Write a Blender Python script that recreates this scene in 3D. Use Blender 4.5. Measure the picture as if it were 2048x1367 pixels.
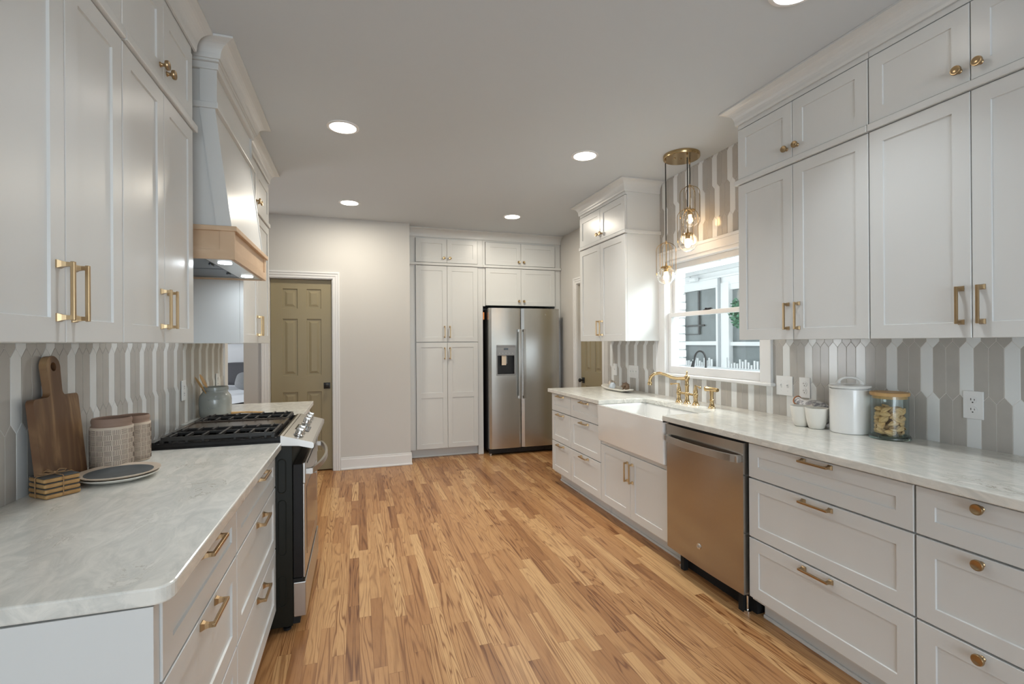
import bpy, bmesh, math, random
from mathutils import Vector, Matrix
random.seed(7)
PI = math.pi
for o in list(bpy.data.objects): bpy.data.objects.remove(o, do_unlink=True)
S = bpy.context.scene
COL = S.collection

# ------------------------------------------------------------------ camera
cam_d = bpy.data.cameras.new('camera'); cam = bpy.data.objects.new('camera', cam_d); COL.objects.link(cam)
cam_d.sensor_fit = 'HORIZONTAL'; cam_d.sensor_width = 36.0; cam_d.lens = 965.0/2048*36
cam_d.clip_start = 0.02; cam_d.clip_end = 200
_yaw, _pit, _rol = .3096, .0011, -.0064
_fw = Vector((math.sin(_yaw)*math.cos(_pit), math.cos(_yaw)*math.cos(_pit), math.sin(_pit)))
_rt = Vector((math.cos(_yaw), -math.sin(_yaw), 0)); _up = _rt.cross(_fw)
_r2 = _rt*math.cos(_rol)+_up*math.sin(_rol); _u2 = _up*math.cos(_rol)-_rt*math.sin(_rol)
M = Matrix.Identity(4)
for i in range(3): M[i][0] = _r2[i]; M[i][1] = _u2[i]; M[i][2] = -_fw[i]
M[2][3] = 1.37
cam.matrix_world = M
S.camera = cam

# ------------------------------------------------------------------ view, world, large lights
S.view_settings.view_transform = 'Standard'; S.view_settings.look = 'None'
S.view_settings.gamma = 1.0; S.view_settings.use_curve_mapping = False
S.view_settings.exposure = 0.36
W = bpy.data.worlds.new('sky'); S.world = W; W.use_nodes = True
nt = W.node_tree; nt.nodes.clear()
bg = nt.nodes.new('ShaderNodeBackground'); wo = nt.nodes.new('ShaderNodeOutputWorld')
bg.inputs[0].default_value = (.86, .94, 1.0, 1); bg.inputs[1].default_value = 2.0
nt.links.new(bg.outputs[0], wo.inputs[0])

def area(name, loc, direction, sx, sy, power, col=(1, 1, 1), parent=None, shape='RECTANGLE', spread=PI):
    d = bpy.data.lights.new(name, 'AREA'); d.shape = shape; d.size = sx; d.size_y = sy
    d.energy = power; d.color = col; d.spread = spread
    o = bpy.data.objects.new(name, d); COL.objects.link(o); o.location = loc
    o.rotation_euler = Vector(direction).to_track_quat('-Z', 'Y').to_euler()
    if parent: o.parent = parent
    return o
# daylight through the window wall of the breakfast end (behind the camera); area light in the adjoining room; fill lamps added unseen under the porch ceiling
area('daylight_rear_window', (0.05, -2.9, 1.05), (.10, 1, .04), 1.8, 1.5, 37, (.76, .89, 1.0))
area('side_room_light', (-3.7, 6.4, 1.5), (1, -.1, 0), 1.8, 1.6, 40, (.94, .97, 1.0))
area('porch_window_fill', (3.35, 2.55, 2.46), (-1, .12, -.62), 2.6, .35, 60, (.88, .95, 1.0))  # added area light out of view, stands in for daylight through the sink window
area('porch_wall_fill', (3.6, 5.2, 2.50), (1, .1, -.9), 3.2, .5, 22, (.93, .97, 1.0))  # added out of view to brighten the porch wall

# ------------------------------------------------------------------ materials
MATS = {}
def nodes(name):
    m = bpy.data.materials.new(name); m.use_nodes = True
    n = m.node_tree.nodes; b = n['Principled BSDF']
    MATS[name] = m
    return m, m.node_tree, n, b, m.node_tree.links
def mat(name, col, rough=.5, metal=0, coat=0, emis=None, estr=0, noise=0, nscale=8, spec=.5, trans=0, ior=1.45, stretch=None, bump=0, aniso=0):
    m, t, n, b, L = nodes(name)
    b.inputs['Base Color'].default_value = (*col, 1); b.inputs['Roughness'].default_value = rough
    b.inputs['Metallic'].default_value = metal; b.inputs['Coat Weight'].default_value = coat
    b.inputs['Coat Roughness'].default_value = .12
    b.inputs['Specular IOR Level'].default_value = spec
    b.inputs['Transmission Weight'].default_value = trans; b.inputs['IOR'].default_value = ior
    if emis: b.inputs['Emission Color'].default_value = (*emis, 1); b.inputs['Emission Strength'].default_value = estr
    if noise or bump:
        tc = n.new('ShaderNodeTexCoord'); mp = n.new('ShaderNodeMapping'); nz = n.new('ShaderNodeTexNoise')
        nz.inputs['Scale'].default_value = nscale; nz.inputs['Detail'].default_value = 4
        if stretch: mp.inputs['Scale'].default_value = stretch
        L.new(tc.outputs['Object'], mp.inputs[0]); L.new(mp.outputs[0], nz.inputs[0])
        if noise:
            mx = n.new('ShaderNodeMix'); mx.data_type = 'RGBA'
            mx.inputs[6].default_value = (*[c*(1-noise) for c in col], 1); mx.inputs[7].default_value = (*[min(1, c*(1+noise)) for c in col], 1)
            L.new(nz.outputs['Fac'], mx.inputs[0]); L.new(mx.outputs[2], b.inputs['Base Color'])
        if bump:
            bp = n.new('ShaderNodeBump'); bp.inputs['Strength'].default_value = bump; bp.inputs['Distance'].default_value = .002
            L.new(nz.outputs['Fac'], bp.inputs['Height']); L.new(bp.outputs[0], b.inputs['Normal'])
    return m
mat('cabinet', (.655, .665, .655), .30, noise=.012, nscale=2)
mat('wallpaint', (.60, .592, .57), .75, noise=.015, nscale=1.5, bump=.05)
mat('ceilpaint', (.59, .63, .66), .9, noise=.01, nscale=1)
mat('trimpaint', (.76, .765, .765), .35, noise=.01, nscale=2)
mat('doorpaint', (.30, .255, .155), .42, noise=.03, nscale=3)
mat('tile_white', (.78, .80, .80), .10, noise=.02, nscale=9, coat=.3)
mat('tile_taupe', (.46, .44, .41), .12, noise=.10, nscale=14, coat=.3)
mat('grout', (.80, .78, .74), .8, noise=.03, nscale=30)
mat('brass', (.52, .37, .20), .30, 1.0, noise=.06, nscale=25)
mat('antique_brass', (.42, .30, .17), .30, 1.0, noise=.10, nscale=25)
mat('gold', (.50, .36, .185), .20, 1.0, noise=.05, nscale=12)
mat('steel', (.50, .49, .47), .30, 1.0, noise=.08, nscale=3, stretch=(200, 1.5, 1.5))
mat('steel_v', (.60, .60, .58), .24, 1.0, noise=.07, nscale=3, stretch=(1.2, 1.2, 90))
mat('steel_dw', (.44, .42, .39), .22, 1.0, noise=.07, nscale=3, stretch=(1.2, 1.2, 90))
mat('chrome', (.75, .74, .72), .10, 1.0, noise=.02)
mat('black_enamel', (.010, .010, .011), .22, coat=0, spec=.35, noise=.2)
mat('black_side', (.012, .013, .010), .5, spec=.25, noise=.2)
mat('cast_iron', (.022, .021, .020), .38, noise=.2, nscale=60)
mat('griddle', (.10, .08, .065), .20, .6, noise=.1)
mat('black_plastic', (.015, .015, .016), .35, noise=.1)
mat('dark_gap', (.01, .01, .01), .8, noise=.1)
mat('grey_plastic', (.30, .305, .31), .35, .4, noise=.05)
mat('porcelain', (.82, .82, .80), .10, coat=.5, noise=.01)
mat('matte_cream', (.80, .78, .72), .45, noise=.03)
mat('plastic_white', (.78, .79, .79), .35, noise=.01)
mat('slot_dark', (.05, .05, .05), .6, noise=.1)
mat('lens_emit', (1, 1, 1), .5, emis=(1, .93, .84), estr=9)
mat('led_emit', (1, 1, 1), .5, emis=(.85, .94, 1.0), estr=14)
mat('bulb_emit', (1, .8, .5), .3, emis=(1, .62, .28), estr=14)
mat('filter_metal', (.16, .18, .20), .35, .9, noise=.3, nscale=200)
mat('cord_black', (.02, .018, .016), .7, noise=.1)
mat('cord_twine', (.33, .20, .10), .9, noise=.3, nscale=200)
mat('copper', (.70, .30, .14), .3, 1.0, noise=.1)
mat('pasta', (.72, .47, .22), .55, noise=.15, nscale=40)
mat('shell_cream', (.66, .56, .46), .5, noise=.35, nscale=35)
mat('shell_brown', (.22, .15, .10), .5, noise=.6, nscale=45)
mat('shell_blue', (.60, .66, .72), .35, noise=.15, nscale=35)
mat('brick_white', (.85, .85, .84), .8, noise=.06, nscale=20, bump=.4)
mat('porch_white', (.86, .87, .88), .6, noise=.02)
mat('porch_grey', (.42, .44, .46), .7, noise=.05)
mat('screen_dark', (.19, .215, .22), .25, noise=.30, nscale=5)
mat('leaf', (.10, .24, .15), .6, noise=.5, nscale=12)
mat('linen_white', (.75, .77, .80), .9, noise=.06, nscale=6, bump=.3)
mat('linen_grey', (.10, .10, .11), .9, noise=.15, nscale=120)
mat('linen_mid', (.26, .27, .28), .9, noise=.15, nscale=120)
mat('slate', (.085, .10, .11), .45, noise=.25, nscale=25)
mat('crock', (.27, .285, .265), .18, coat=.5, noise=.18, nscale=14)
mat('terracotta', (.30, .20, .15), .7, noise=.12, nscale=30)
mat('stoneware', (.60, .50, .40), .6, noise=.08, nscale=30)
mat('line_dark', (.20, .15, .12), .7, noise=.1)
mat('tag_orange', (.85, .32, .10), .6, noise=.1)
mat('paper', (.72, .62, .50), .8, noise=.15, nscale=60)
mat('display', (.02, .025, .03), .08, noise=.1)
mat('ext_ground', (.55, .58, .55), .9, noise=.2, nscale=4)

def glassmat(name, tint=(1, 1, 1), rough=0, mix=.12):
    m, t, n, b, L = nodes(name)
    n.remove(b); out = n['Material Output']
    tr = n.new('ShaderNodeBsdfTransparent'); tr.inputs[0].default_value = (*tint, 1)
    gl = n.new('ShaderNodeBsdfGlossy'); gl.inputs['Roughness'].default_value = rough
    lw = n.new('ShaderNodeLayerWeight'); lw.inputs[0].default_value = .5
    pw = n.new('ShaderNodeMath'); pw.operation = 'POWER'; pw.inputs[1].default_value = 4.5; L.new(lw.outputs['Facing'], pw.inputs[0])
    ma = n.new('ShaderNodeMath'); ma.operation = 'MULTIPLY_ADD'; ma.inputs[1].default_value = .7; ma.inputs[2].default_value = .035; L.new(pw.outputs[0], ma.inputs[0])
    mx = n.new('ShaderNodeMixShader'); L.new(ma.outputs[0], mx.inputs[0]); L.new(tr.outputs[0], mx.inputs[1]); L.new(gl.outputs[0], mx.inputs[2])
    L.new(mx.outputs[0], out.inputs[0]); return m
glassmat('pane_glass', (.97, .99, .98))
glassmat('jar_glass', (.93, .96, .95))
mat('globe_glass', (1, .99, .97), .0, trans=1, ior=1.45, noise=.002)
mat('thick_glass', (.55, .72, .66), .02, trans=1, ior=1.5, noise=.01)

def wood(name, c1, c2, c3, scale=(8, 1, 8), rough=.45, ring=14, dist=3, speck=None):
    m, t, n, b, L = nodes(name)
    tc = n.new('ShaderNodeTexCoord'); mp = n.new('ShaderNodeMapping'); mp.inputs['Scale'].default_value = scale
    L.new(tc.outputs['Object'], mp.inputs[0])
    nz = n.new('ShaderNodeTexNoise'); nz.inputs['Scale'].default_value = 1.0; nz.inputs['Detail'].default_value = 5; nz.inputs['Distortion'].default_value = .6
    L.new(mp.outputs[0], nz.inputs[0])
    sn = n.new('ShaderNodeMath'); sn.operation = 'MULTIPLY'; sn.inputs[1].default_value = ring; L.new(nz.outputs['Fac'], sn.inputs[0])
    fr = n.new('ShaderNodeMath'); fr.operation = 'SINE'; L.new(sn.outputs[0], fr.inputs[0])
    mr = n.new('ShaderNodeMapRange'); mr.inputs[1].default_value = -1; mr.inputs[2].default_value = 1; L.new(fr.outputs[0], mr.inputs[0])
    cr = n.new('ShaderNodeValToRGB'); e = cr.color_ramp.elements
    e[0].color = (*c1, 1); e[1].color = (*c3, 1); x = e.new(.5); x.color = (*c2, 1)
    L.new(mr.outputs[0], cr.inputs[0]); L.new(cr.outputs[0], b.inputs['Base Color'])
    b.inputs['Roughness'].default_value = rough
    bp = n.new('ShaderNodeBump'); bp.inputs['Strength'].default_value = .08; bp.inputs['Distance'].default_value = .002
    L.new(mr.outputs[0], bp.inputs['Height']); L.new(bp.outputs[0], b.inputs['Normal'])
    return m
wood('maple', (.60, .42, .27), (.66, .48, .32), (.70, .53, .37), (3, 3, 12), .5, 9)
wood('acacia', (.13, .06, .025), (.32, .19, .09), (.46, .31, .17), (2, 12, 3), .45, 9)
wood('bamboo', (.50, .29, .11), (.58, .36, .15), (.62, .40, .18), (10, 10, 2), .45, 8)
wood('mango', (.32, .17, .055), (.42, .24, .09), (.50, .31, .13), (20, 20, 20), .5, 6)

def floor_mat():
    m, t, n, b, L = nodes('oak_floor')
    def Mt(op, a, bb=None, c=None):
        x = n.new('ShaderNodeMath'); x.operation = op
        for i, v in enumerate((a, bb, c)):
            if v is None: continue
            if isinstance(v, (int, float)): x.inputs[i].default_value = v
            else: L.new(v, x.inputs[i])
        return x.outputs[0]
    tc = n.new('ShaderNodeTexCoord'); sp = n.new('ShaderNodeSeparateXYZ'); L.new(tc.outputs['Object'], sp.inputs[0])
    X, Y = sp.outputs[0], sp.outputs[1]
    WD = .0575
    xi = Mt('DIVIDE', X, WD); row = Mt('FLOOR', xi); fx = Mt('FRACT', xi)
    wn = n.new('ShaderNodeTexWhiteNoise'); wn.noise_dimensions = '1D'; L.new(row, wn.inputs['W'])
    sp1 = n.new('ShaderNodeSeparateColor'); L.new(wn.outputs['Color'], sp1.inputs[0])
    ln = Mt('MULTIPLY_ADD', sp1.outputs[0], .55, .50)
    yi = Mt('DIVIDE', Mt('MULTIPLY_ADD', sp1.outputs[1], 5.0, Y), ln); brd = Mt('FLOOR', yi); fy = Mt('FRACT', yi)
    cb = n.new('ShaderNodeCombineXYZ'); L.new(row, cb.inputs[0]); L.new(brd, cb.inputs[1])
    w2 = n.new('ShaderNodeTexWhiteNoise'); w2.noise_dimensions = '2D'; L.new(cb.outputs[0], w2.inputs['Vector'])
    s2 = n.new('ShaderNodeSeparateColor'); L.new(w2.outputs['Color'], s2.inputs[0])
    r1, r2, r3 = s2.outputs[0], s2.outputs[1], s2.outputs[2]
    # grain field: strongly stretched along Y, different per board, contour lines give cathedral figure
    v = n.new('ShaderNodeCombineXYZ')
    L.new(Mt('MULTIPLY_ADD', X, Mt('MULTIPLY_ADD', r3, 10, 7) , Mt('MULTIPLY', r1, 80)), v.inputs[0])
    L.new(Mt('MULTIPLY_ADD', Y, Mt('MULTIPLY_ADD', r2, .75, .30), Mt('MULTIPLY', r2, 60)), v.inputs[1]); L.new(r3, v.inputs[2])
    nz = n.new('ShaderNodeTexNoise'); nz.inputs['Scale'].default_value = 1.0; nz.inputs['Detail'].default_value = 2.0; nz.inputs['Roughness'].default_value = .45; nz.inputs['Distortion'].default_value = .3
    L.new(v.outputs[0], nz.inputs[0])
    lines = Mt('SINE', Mt('MULTIPLY', nz.outputs['Fac'], Mt('MULTIPLY_ADD', r1, 50, 58)))
    ln01 = Mt('MULTIPLY_ADD', lines, .5, .5)
    lpow = Mt('POWER', ln01, 5.0)
    # fine pores
    v2 = n.new('ShaderNodeCombineXYZ'); L.new(Mt('MULTIPLY', X, 330), v2.inputs[0]); L.new(Mt('MULTIPLY', Y, 9), v2.inputs[1]); L.new(r1, v2.inputs[2])
    n2 = n.new('ShaderNodeTexNoise'); n2.inputs['Scale'].default_value = 1; n2.inputs['Detail'].default_value = 2; L.new(v2.outputs[0], n2.inputs[0])
    cr = n.new('ShaderNodeValToRGB'); e = cr.color_ramp.elements
    e[0].color = (.30, .135, .048, 1); e[1].color = (.61, .375, .175, 1)
    for p, c in ((.15, (.39, .190, .074, 1)), (.5, (.45, .235, .096, 1)), (.85, (.53, .30, .13, 1))): q = e.new(p); q.color = c
    L.new(r1, cr.inputs[0])
    mx = n.new('ShaderNodeMix'); mx.data_type = 'RGBA'; mx.blend_type = 'MULTIPLY'
    L.new(Mt('MULTIPLY', lpow, Mt('MULTIPLY_ADD', r3, .60, .32)), mx.inputs[0]); L.new(cr.outputs[0], mx.inputs[6]); mx.inputs[7].default_value = (.36, .22, .13, 1)
    m2 = n.new('ShaderNodeMix'); m2.data_type = 'RGBA'; m2.blend_type = 'MULTIPLY'
    pore = n.new('ShaderNodeMapRange'); pore.inputs[1].default_value = .50; pore.inputs[2].default_value = .72; L.new(n2.outputs['Fac'], pore.inputs[0])
    L.new(Mt('MULTIPLY', pore.outputs[0], .55), m2.inputs[0]); L.new(mx.outputs[2], m2.inputs[6]); m2.inputs[7].default_value = (.58, .45, .36, 1)
    # seams
    ex = Mt('MINIMUM', fx, Mt('SUBTRACT', 1, fx)); ey = Mt('MULTIPLY', Mt('MINIMUM', fy, Mt('SUBTRACT', 1, fy)), 11)
    ed = Mt('MINIMUM', ex, ey)
    sm = n.new('ShaderNodeMapRange'); sm.inputs[1].default_value = .006; sm.inputs[2].default_value = .022; sm.inputs[3].default_value = 1; sm.inputs[4].default_value = 0
    L.new(ed, sm.inputs[0])
    m3 = n.new('ShaderNodeMix'); m3.data_type = 'RGBA'; m3.blend_type = 'MULTIPLY'
    L.new(Mt('MULTIPLY', sm.outputs[0], .6), m3.inputs[0]); L.new(m2.outputs[2], m3.inputs[6]); m3.inputs[7].default_value = (.42, .30, .22, 1)
    L.new(m3.outputs[2], b.inputs['Base Color'])
    rr = n.new('ShaderNodeMapRange'); rr.inputs[3].default_value = .30; rr.inputs[4].default_value = .42; L.new(n2.outputs['Fac'], rr.inputs[0]); L.new(rr.outputs[0], b.inputs['Roughness'])
    bp = n.new('ShaderNodeBump'); bp.inputs['Strength'].default_value = .12; bp.inputs['Distance'].default_value = .001
    L.new(Mt('SUBTRACT', 1, Mt('MAXIMUM', sm.outputs[0], Mt('MULTIPLY', lpow, .4))), bp.inputs['Height']); L.new(bp.outputs[0], b.inputs['Normal'])
floor_mat()

def quartz():
    m, t, n, b, L = nodes('quartz')
    tc = n.new('ShaderNodeTexCoord'); mp = n.new('ShaderNodeMapping'); mp.inputs['Scale'].default_value = (2.2, 1.0, 2.2); mp.inputs['Rotation'].default_value = (0, 0, .5)
    L.new(tc.outputs['Object'], mp.inputs[0])
    a = n.new('ShaderNodeTexNoise'); a.inputs['Scale'].default_value = 7; a.inputs['Detail'].default_value = 9; a.inputs['Roughness'].default_value = .68; a.inputs['Distortion'].default_value = 1.4; L.new(mp.outputs[0], a.inputs[0])
    c = n.new('ShaderNodeTexNoise'); c.inputs['Scale'].default_value = 3; c.inputs['Detail'].default_value = 4; L.new(mp.outputs[0], c.inputs[0])
    # thin veins where a crosses .5
    s = n.new('ShaderNodeMath'); s.operation = 'SUBTRACT'; L.new(a.outputs['Fac'], s.inputs[0]); s.inputs[1].default_value = .52
    ab = n.new('ShaderNodeMath'); ab.operation = 'ABSOLUTE'; L.new(s.outputs[0], ab.inputs[0])
    mr = n.new('ShaderNodeMapRange'); mr.inputs[1].default_value = 0; mr.inputs[2].default_value = .020; mr.inputs[3].default_value = 1; mr.inputs[4].default_value = 0; L.new(ab.outputs[0], mr.inputs[0])
    m4 = n.new('ShaderNodeMapRange'); m4.inputs[1].default_value = .54; m4.inputs[2].default_value = .68; L.new(c.outputs['Fac'], m4.inputs[0])
    mu = n.new('ShaderNodeMath'); mu.operation = 'MULTIPLY'; L.new(mr.outputs[0], mu.inputs[0]); L.new(m4.outputs[0], mu.inputs[1])
    cr = n.new('ShaderNodeValToRGB'); e = cr.color_ramp.elements; e[0].color = (.60, .60, .56, 1); e[1].color = (.75, .735, .68, 1); e[0].position = .38; e[1].position = .62
    L.new(a.outputs['Fac'], cr.inputs[0])
    mx = n.new('ShaderNodeMix'); mx.data_type = 'RGBA'; L.new(mu.outputs[0], mx.inputs[0]); L.new(cr.outputs[0], mx.inputs[6]); mx.inputs[7].default_value = (.30, .27, .21, 1)
    L.new(mx.outputs[2], b.inputs['Base Color']); b.inputs['Roughness'].default_value = .16
quartz()
def marble():
    m, t, n, b, L = nodes('marble')
    tc = n.new('ShaderNodeTexCoord'); a = n.new('ShaderNodeTexNoise'); a.inputs['Scale'].default_value = 22; a.inputs['Detail'].default_value = 5; a.inputs['Distortion'].default_value = 2
    L.new(tc.outputs['Object'], a.inputs[0])
    cr = n.new('ShaderNodeValToRGB'); e = cr.color_ramp.elements; e[0].position = .42; e[0].color = (.28, .28, .31, 1); e[1].position = .55; e[1].color = (.72, .72, .73, 1)
    L.new(a.outputs['Fac'], cr.inputs[0]); L.new(cr.outputs[0], b.inputs['Base Color']); b.inputs['Roughness'].default_value = .2
marble()

# ------------------------------------------------------------------ mesh helpers
JR = random.Random(11)   # hair-breadth tolerances between neighbouring boards
class MB:
    def __init__(s): s.v = []; s.f = []; s.mi = []; s.sm = []; s.T = Matrix.Identity(4)
    def add(s, vs, fs, mi=0, smooth=False):
        k = len(s.v); s.v += [tuple(s.T @ Vector(p)) for p in vs]
        for f in fs: s.f.append([k+i for i in f]); s.mi.append(mi); s.sm.append(smooth)
    def box(s, x0, x1, y0, y1, z0, z1, b=0, mi=0):
        if x0 > x1: x0, x1 = x1, x0
        if y0 > y1: y0, y1 = y1, y0
        if z0 > z1: z0, z1 = z1, z0
        j = JR.uniform; x0 += j(0, 2e-4); x1 -= j(0, 2e-4); y0 += j(0, 2e-4); y1 -= j(0, 2e-4); z0 += j(0, 1e-4); z1 -= j(0, 1e-4)
        if b <= 0:
            vs = [(x, y, z) for x in (x0, x1) for y in (y0, y1) for z in (z0, z1)]
            fs = [(0, 1, 3, 2), (4, 6, 7, 5), (0, 4, 5, 1), (2, 3, 7, 6), (0, 2, 6, 4), (1, 5, 7, 3)]
            s.add(vs, fs, mi); return
        b = min(b, (x1-x0)*.45, (y1-y0)*.45, (z1-z0)*.45)
        bm = bmesh.new(); bmesh.ops.create_cube(bm, size=1)
        for q in bm.verts: q.co = Vector(((x0+x1)/2+q.co.x*(x1-x0), (y0+y1)/2+q.co.y*(y1-y0), (z0+z1)/2+q.co.z*(z1-z0)))
        bmesh.ops.bevel(bm, geom=list(bm.edges), offset=b, segments=2, profile=.5, affect='EDGES')
        s.bm(bm, mi)
    def bm(s, bm, mi=0, smooth=False):
        bm.verts.ensure_lookup_table(); bm.verts.index_update()
        s.add([tuple(q.co) for q in bm.verts], [[q.index for q in f.verts] for f in bm.faces], mi, smooth); bm.free()
    def prism(s, poly, a0, a1, axis='x', mi=0):
        n = len(poly)
        def P(p, a): return {'x': (a, p[0], p[1]), 'y': (p[0], a, p[1]), 'z': (p[0], p[1], a)}[axis]
        vs = [P(p, a0) for p in poly]+[P(p, a1) for p in poly]
        fs = [list(range(n))[::-1], list(range(n, 2*n))]+[(i, (i+1) % n, n+(i+1) % n, n+i) for i in range(n)]
        s.add(vs, fs, mi)
    def lathe(s, prof, c=(0, 0, 0), n=32, axis='z', mi=0, smooth=True):
        vs = []; fs = []
        for r, h in prof:
            for i in range(n):
                a = 2*PI*i/n; x, y = r*math.cos(a), r*math.sin(a)
                p = {'z': (x, y, h), 'x': (h, x, y), 'y': (x, h, y)}[axis]
                vs.append((c[0]+p[0], c[1]+p[1], c[2]+p[2]))
        m = len(prof)
        for j in range(m-1):
            for i in range(n): k = (i+1) % n; fs.append((j*n+i, j*n+k, (j+1)*n+k, (j+1)*n+i))
        if prof[0][0] > 1e-5: fs.append(list(range(n))[::-1])
        if prof[-1][0] > 1e-5: fs.append([(m-1)*n+i for i in range(n)])
        s.add(vs, fs, mi, smooth)
    def tube(s, pts, r, n=10, mi=0, cap=True, flat=1.0):
        pts = [Vector(p) for p in pts]; vs = []; fs = []
        rr = r if isinstance(r, (list, tuple)) else [r]*len(pts)
        up = None
        for i, p in enumerate(pts):
            t = (pts[min(i+1, len(pts)-1)]-pts[max(i-1, 0)]).normalized()
            if up is None:
                up = Vector((0, 0, 1)) if abs(t.z) < .9 else Vector((1, 0, 0))
            a = t.cross(up).normalized(); bb = a.cross(t).normalized(); up = bb
            for k in range(n):
                an = 2*PI*k/n; vs.append(tuple(p+a*math.cos(an)*rr[i]+bb*math.sin(an)*rr[i]*flat))
        for j in range(len(pts)-1):
            for k in range(n): q = (k+1) % n; fs.append((j*n+k, j*n+q, (j+1)*n+q, (j+1)*n+k))
        if cap: fs.append(list(range(n))[::-1]); fs.append([(len(pts)-1)*n+k for k in range(n)])
        s.add(vs, fs, mi, True)
    def sphere(s, c, r, sc=(1, 1, 1), n=20, mi=0):
        bm = bmesh.new(); bmesh.ops.create_uvsphere(bm, u_segments=n, v_segments=n//2+2, radius=r)
        for q in bm.verts: q.co = Vector((c[0]+q.co.x*sc[0], c[1]+q.co.y*sc[1], c[2]+q.co.z*sc[2]))
        s.bm(bm, mi, True)
    def mesh(s, name, mats):
        me = bpy.data.meshes.new(name); me.from_pydata(s.v, [], s.f)
        for m in (mats if isinstance(mats, (list, tuple)) else [mats]): me.materials.append(MATS[m])
        for p, mi, sm in zip(me.polygons, s.mi, s.sm): p.material_index = mi; p.use_smooth = sm
        bm = bmesh.new(); bm.from_mesh(me); bmesh.ops.recalc_face_normals(bm, faces=bm.faces); bm.to_mesh(me); bm.free()
        if any(s.sm):
            try: me.set_sharp_from_angle(angle=math.radians(42))
            except Exception: pass
        return me
    def build(s, name, mats, parent=None, loc=None, rot=None):
        o = bpy.data.objects.new(name, s.mesh(name, mats)); COL.objects.link(o)
        if parent: o.parent = parent
        if loc: o.location = loc
        if rot: o.rotation_euler = rot
        return o
def tag(o, label, cat, group=None):
    o['label'] = label; o['category'] = cat
    if group: o['group'] = group
    return o
def thing(name, label, cat, loc=(0, 0, 0), rz=0, group=None):
    o = bpy.data.objects.new(name, None); COL.objects.link(o); o.location = loc; o.rotation_euler = (0, 0, rz)
    o.empty_display_size = .05
    return tag(o, label, cat, group)
def struct(o): o['kind'] = 'structure'; return o
def clone(o, parent=None):
    c = o.copy(); COL.objects.link(c)
    if parent: c.parent = parent
    for ch in o.children: clone(ch, c)
    return c

# slab with recessed (optionally raised) panels; front face at y=0 facing -y
def slab(w, h, t, panels, rec=.0058, raised=False, bev=.002):
    mb = MB()
    xs = sorted({0, w} | {p[0] for p in panels} | {p[1] for p in panels}); zs = sorted({0, h} | {p[2] for p in panels} | {p[3] for p in panels})
    def X(x): return bev if x == 0 else (w-bev if x == w else x)
    def Z(z): return bev if z == 0 else (h-bev if z == h else z)
    for i in range(len(xs)-1):
        for j in range(len(zs)-1):
            x0, x1, z0, z1 = xs[i], xs[i+1], zs[j], zs[j+1]
            if any(abs(p[0]-x0) < 1e-6 and abs(p[1]-x1) < 1e-6 and p[2]-1e-6 <= z0 and z1 <= p[3]+1e-6 for p in panels): continue
            mb.add([(X(x0), 0, Z(z0)), (X(x1), 0, Z(z0)), (X(x1), 0, Z(z1)), (X(x0), 0, Z(z1))], [(0, 1, 2, 3)])
    for a, b2, c, d in panels:
        rings = [(0, 0), (.004 if raised else .0018, rec)]
        if raised: rings += [(.022, rec), (.045, rec-.007)]
        vs = []
        for ins, y in rings: vs += [(a+ins, y, c+ins), (b2-ins, y, c+ins), (b2-ins, y, d-ins), (a+ins, y, d-ins)]
        fs = []
        for k in range(len(rings)-1):
            for q in range(4): r = (q+1) % 4; fs.append((k*4+q, k*4+r, k*4+4+r, k*4+4+q))
        k = (len(rings)-1)*4; fs.append((k, k+1, k+2, k+3)); mb.add(vs, fs)
    # bevelled outer edge, sides and back
    o = [(bev, 0, bev), (w-bev, 0, bev), (w-bev, 0, h-bev), (bev, 0, h-bev), (0, bev, 0), (w, bev, 0), (w, bev, h), (0, bev, h), (0, t, 0), (w, t, 0), (w, t, h), (0, t, h)]
    fs = []
    for k in (0, 4):
        for q in range(4): r = (q+1) % 4; fs.append((k+q, k+r, k+4+r, k+4+q))
    fs.append((8, 9, 10, 11)); mb.add(o, fs)
    return mb
FW = .057
def shaker(w, h, mid=None, fw=FW, t=.02, bot=None):
    bt = fw if bot is None else bot
    if mid: P = [(fw, w-fw, bt, mid-.03), (fw, w-fw, mid+.03, h-fw)]
    else: P = [(fw, w-fw, bt, h-fw)]
    return slab(w, h, t, P)

# bar pull: runs along local z, centred on origin, projects to -y
def pull_mb(L=.138, proj=.034):
    mb = MB(); h = L/2
    mb.box(-.0048, .0048, -proj, -proj+.009, -h, h, .0015)
    for s in (-1, 1):
        z = s*(h-.007)
        sec = [(0, .0095), (-.003, .0095), (-.010, .0066), (-.018, .0052), (-proj+.004, .0048)]
        vs = []; fs = []
        for y, r in sec: vs += [(-r, y, z-r), (r, y, z-r), (r, y, z+r), (-r, y, z+r)]
        for k in range(len(sec)-1):
            for q in range(4): e = (q+1) % 4; fs.append((k*4+q, k*4+e, k*4+4+e, k*4+4+q))
        fs.append((0, 1, 2, 3)); mb.add(vs, fs)
    return mb
def knob_mb():
    mb = MB()
    mb.lathe([(.009, 0), (.009, -.002), (.006, -.005), (.0055, -.012), (.008, -.016), (.0158, -.018), (.0168, -.021), (.0168, -.026), (.0155, -.0285), (.012, -.0285), (.0112, -.0278), (.0, -.0278)], n=28, axis='y')
    return mb
PULL = pull_mb().mesh('pull', 'antique_brass'); PULLB = pull_mb().mesh('pull', 'brass'); KNOB = knob_mb().mesh('knob', 'antique_brass'); KNOBB = knob_mb().mesh('knob', 'brass')
def hw(kind, parent, x, z, horiz=False, y=0):
    me = {'pull': PULL, 'pullb': PULLB, 'knob': KNOB, 'knobb': KNOBB}[kind]
    o = bpy.data.objects.new('knob' if 'knob' in kind else 'pull', me); COL.objects.link(o); o.parent = parent
    o.location = (x, y, z)
    if horiz: o.rotation_euler = (0, PI/2, 0)
    return o
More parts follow.
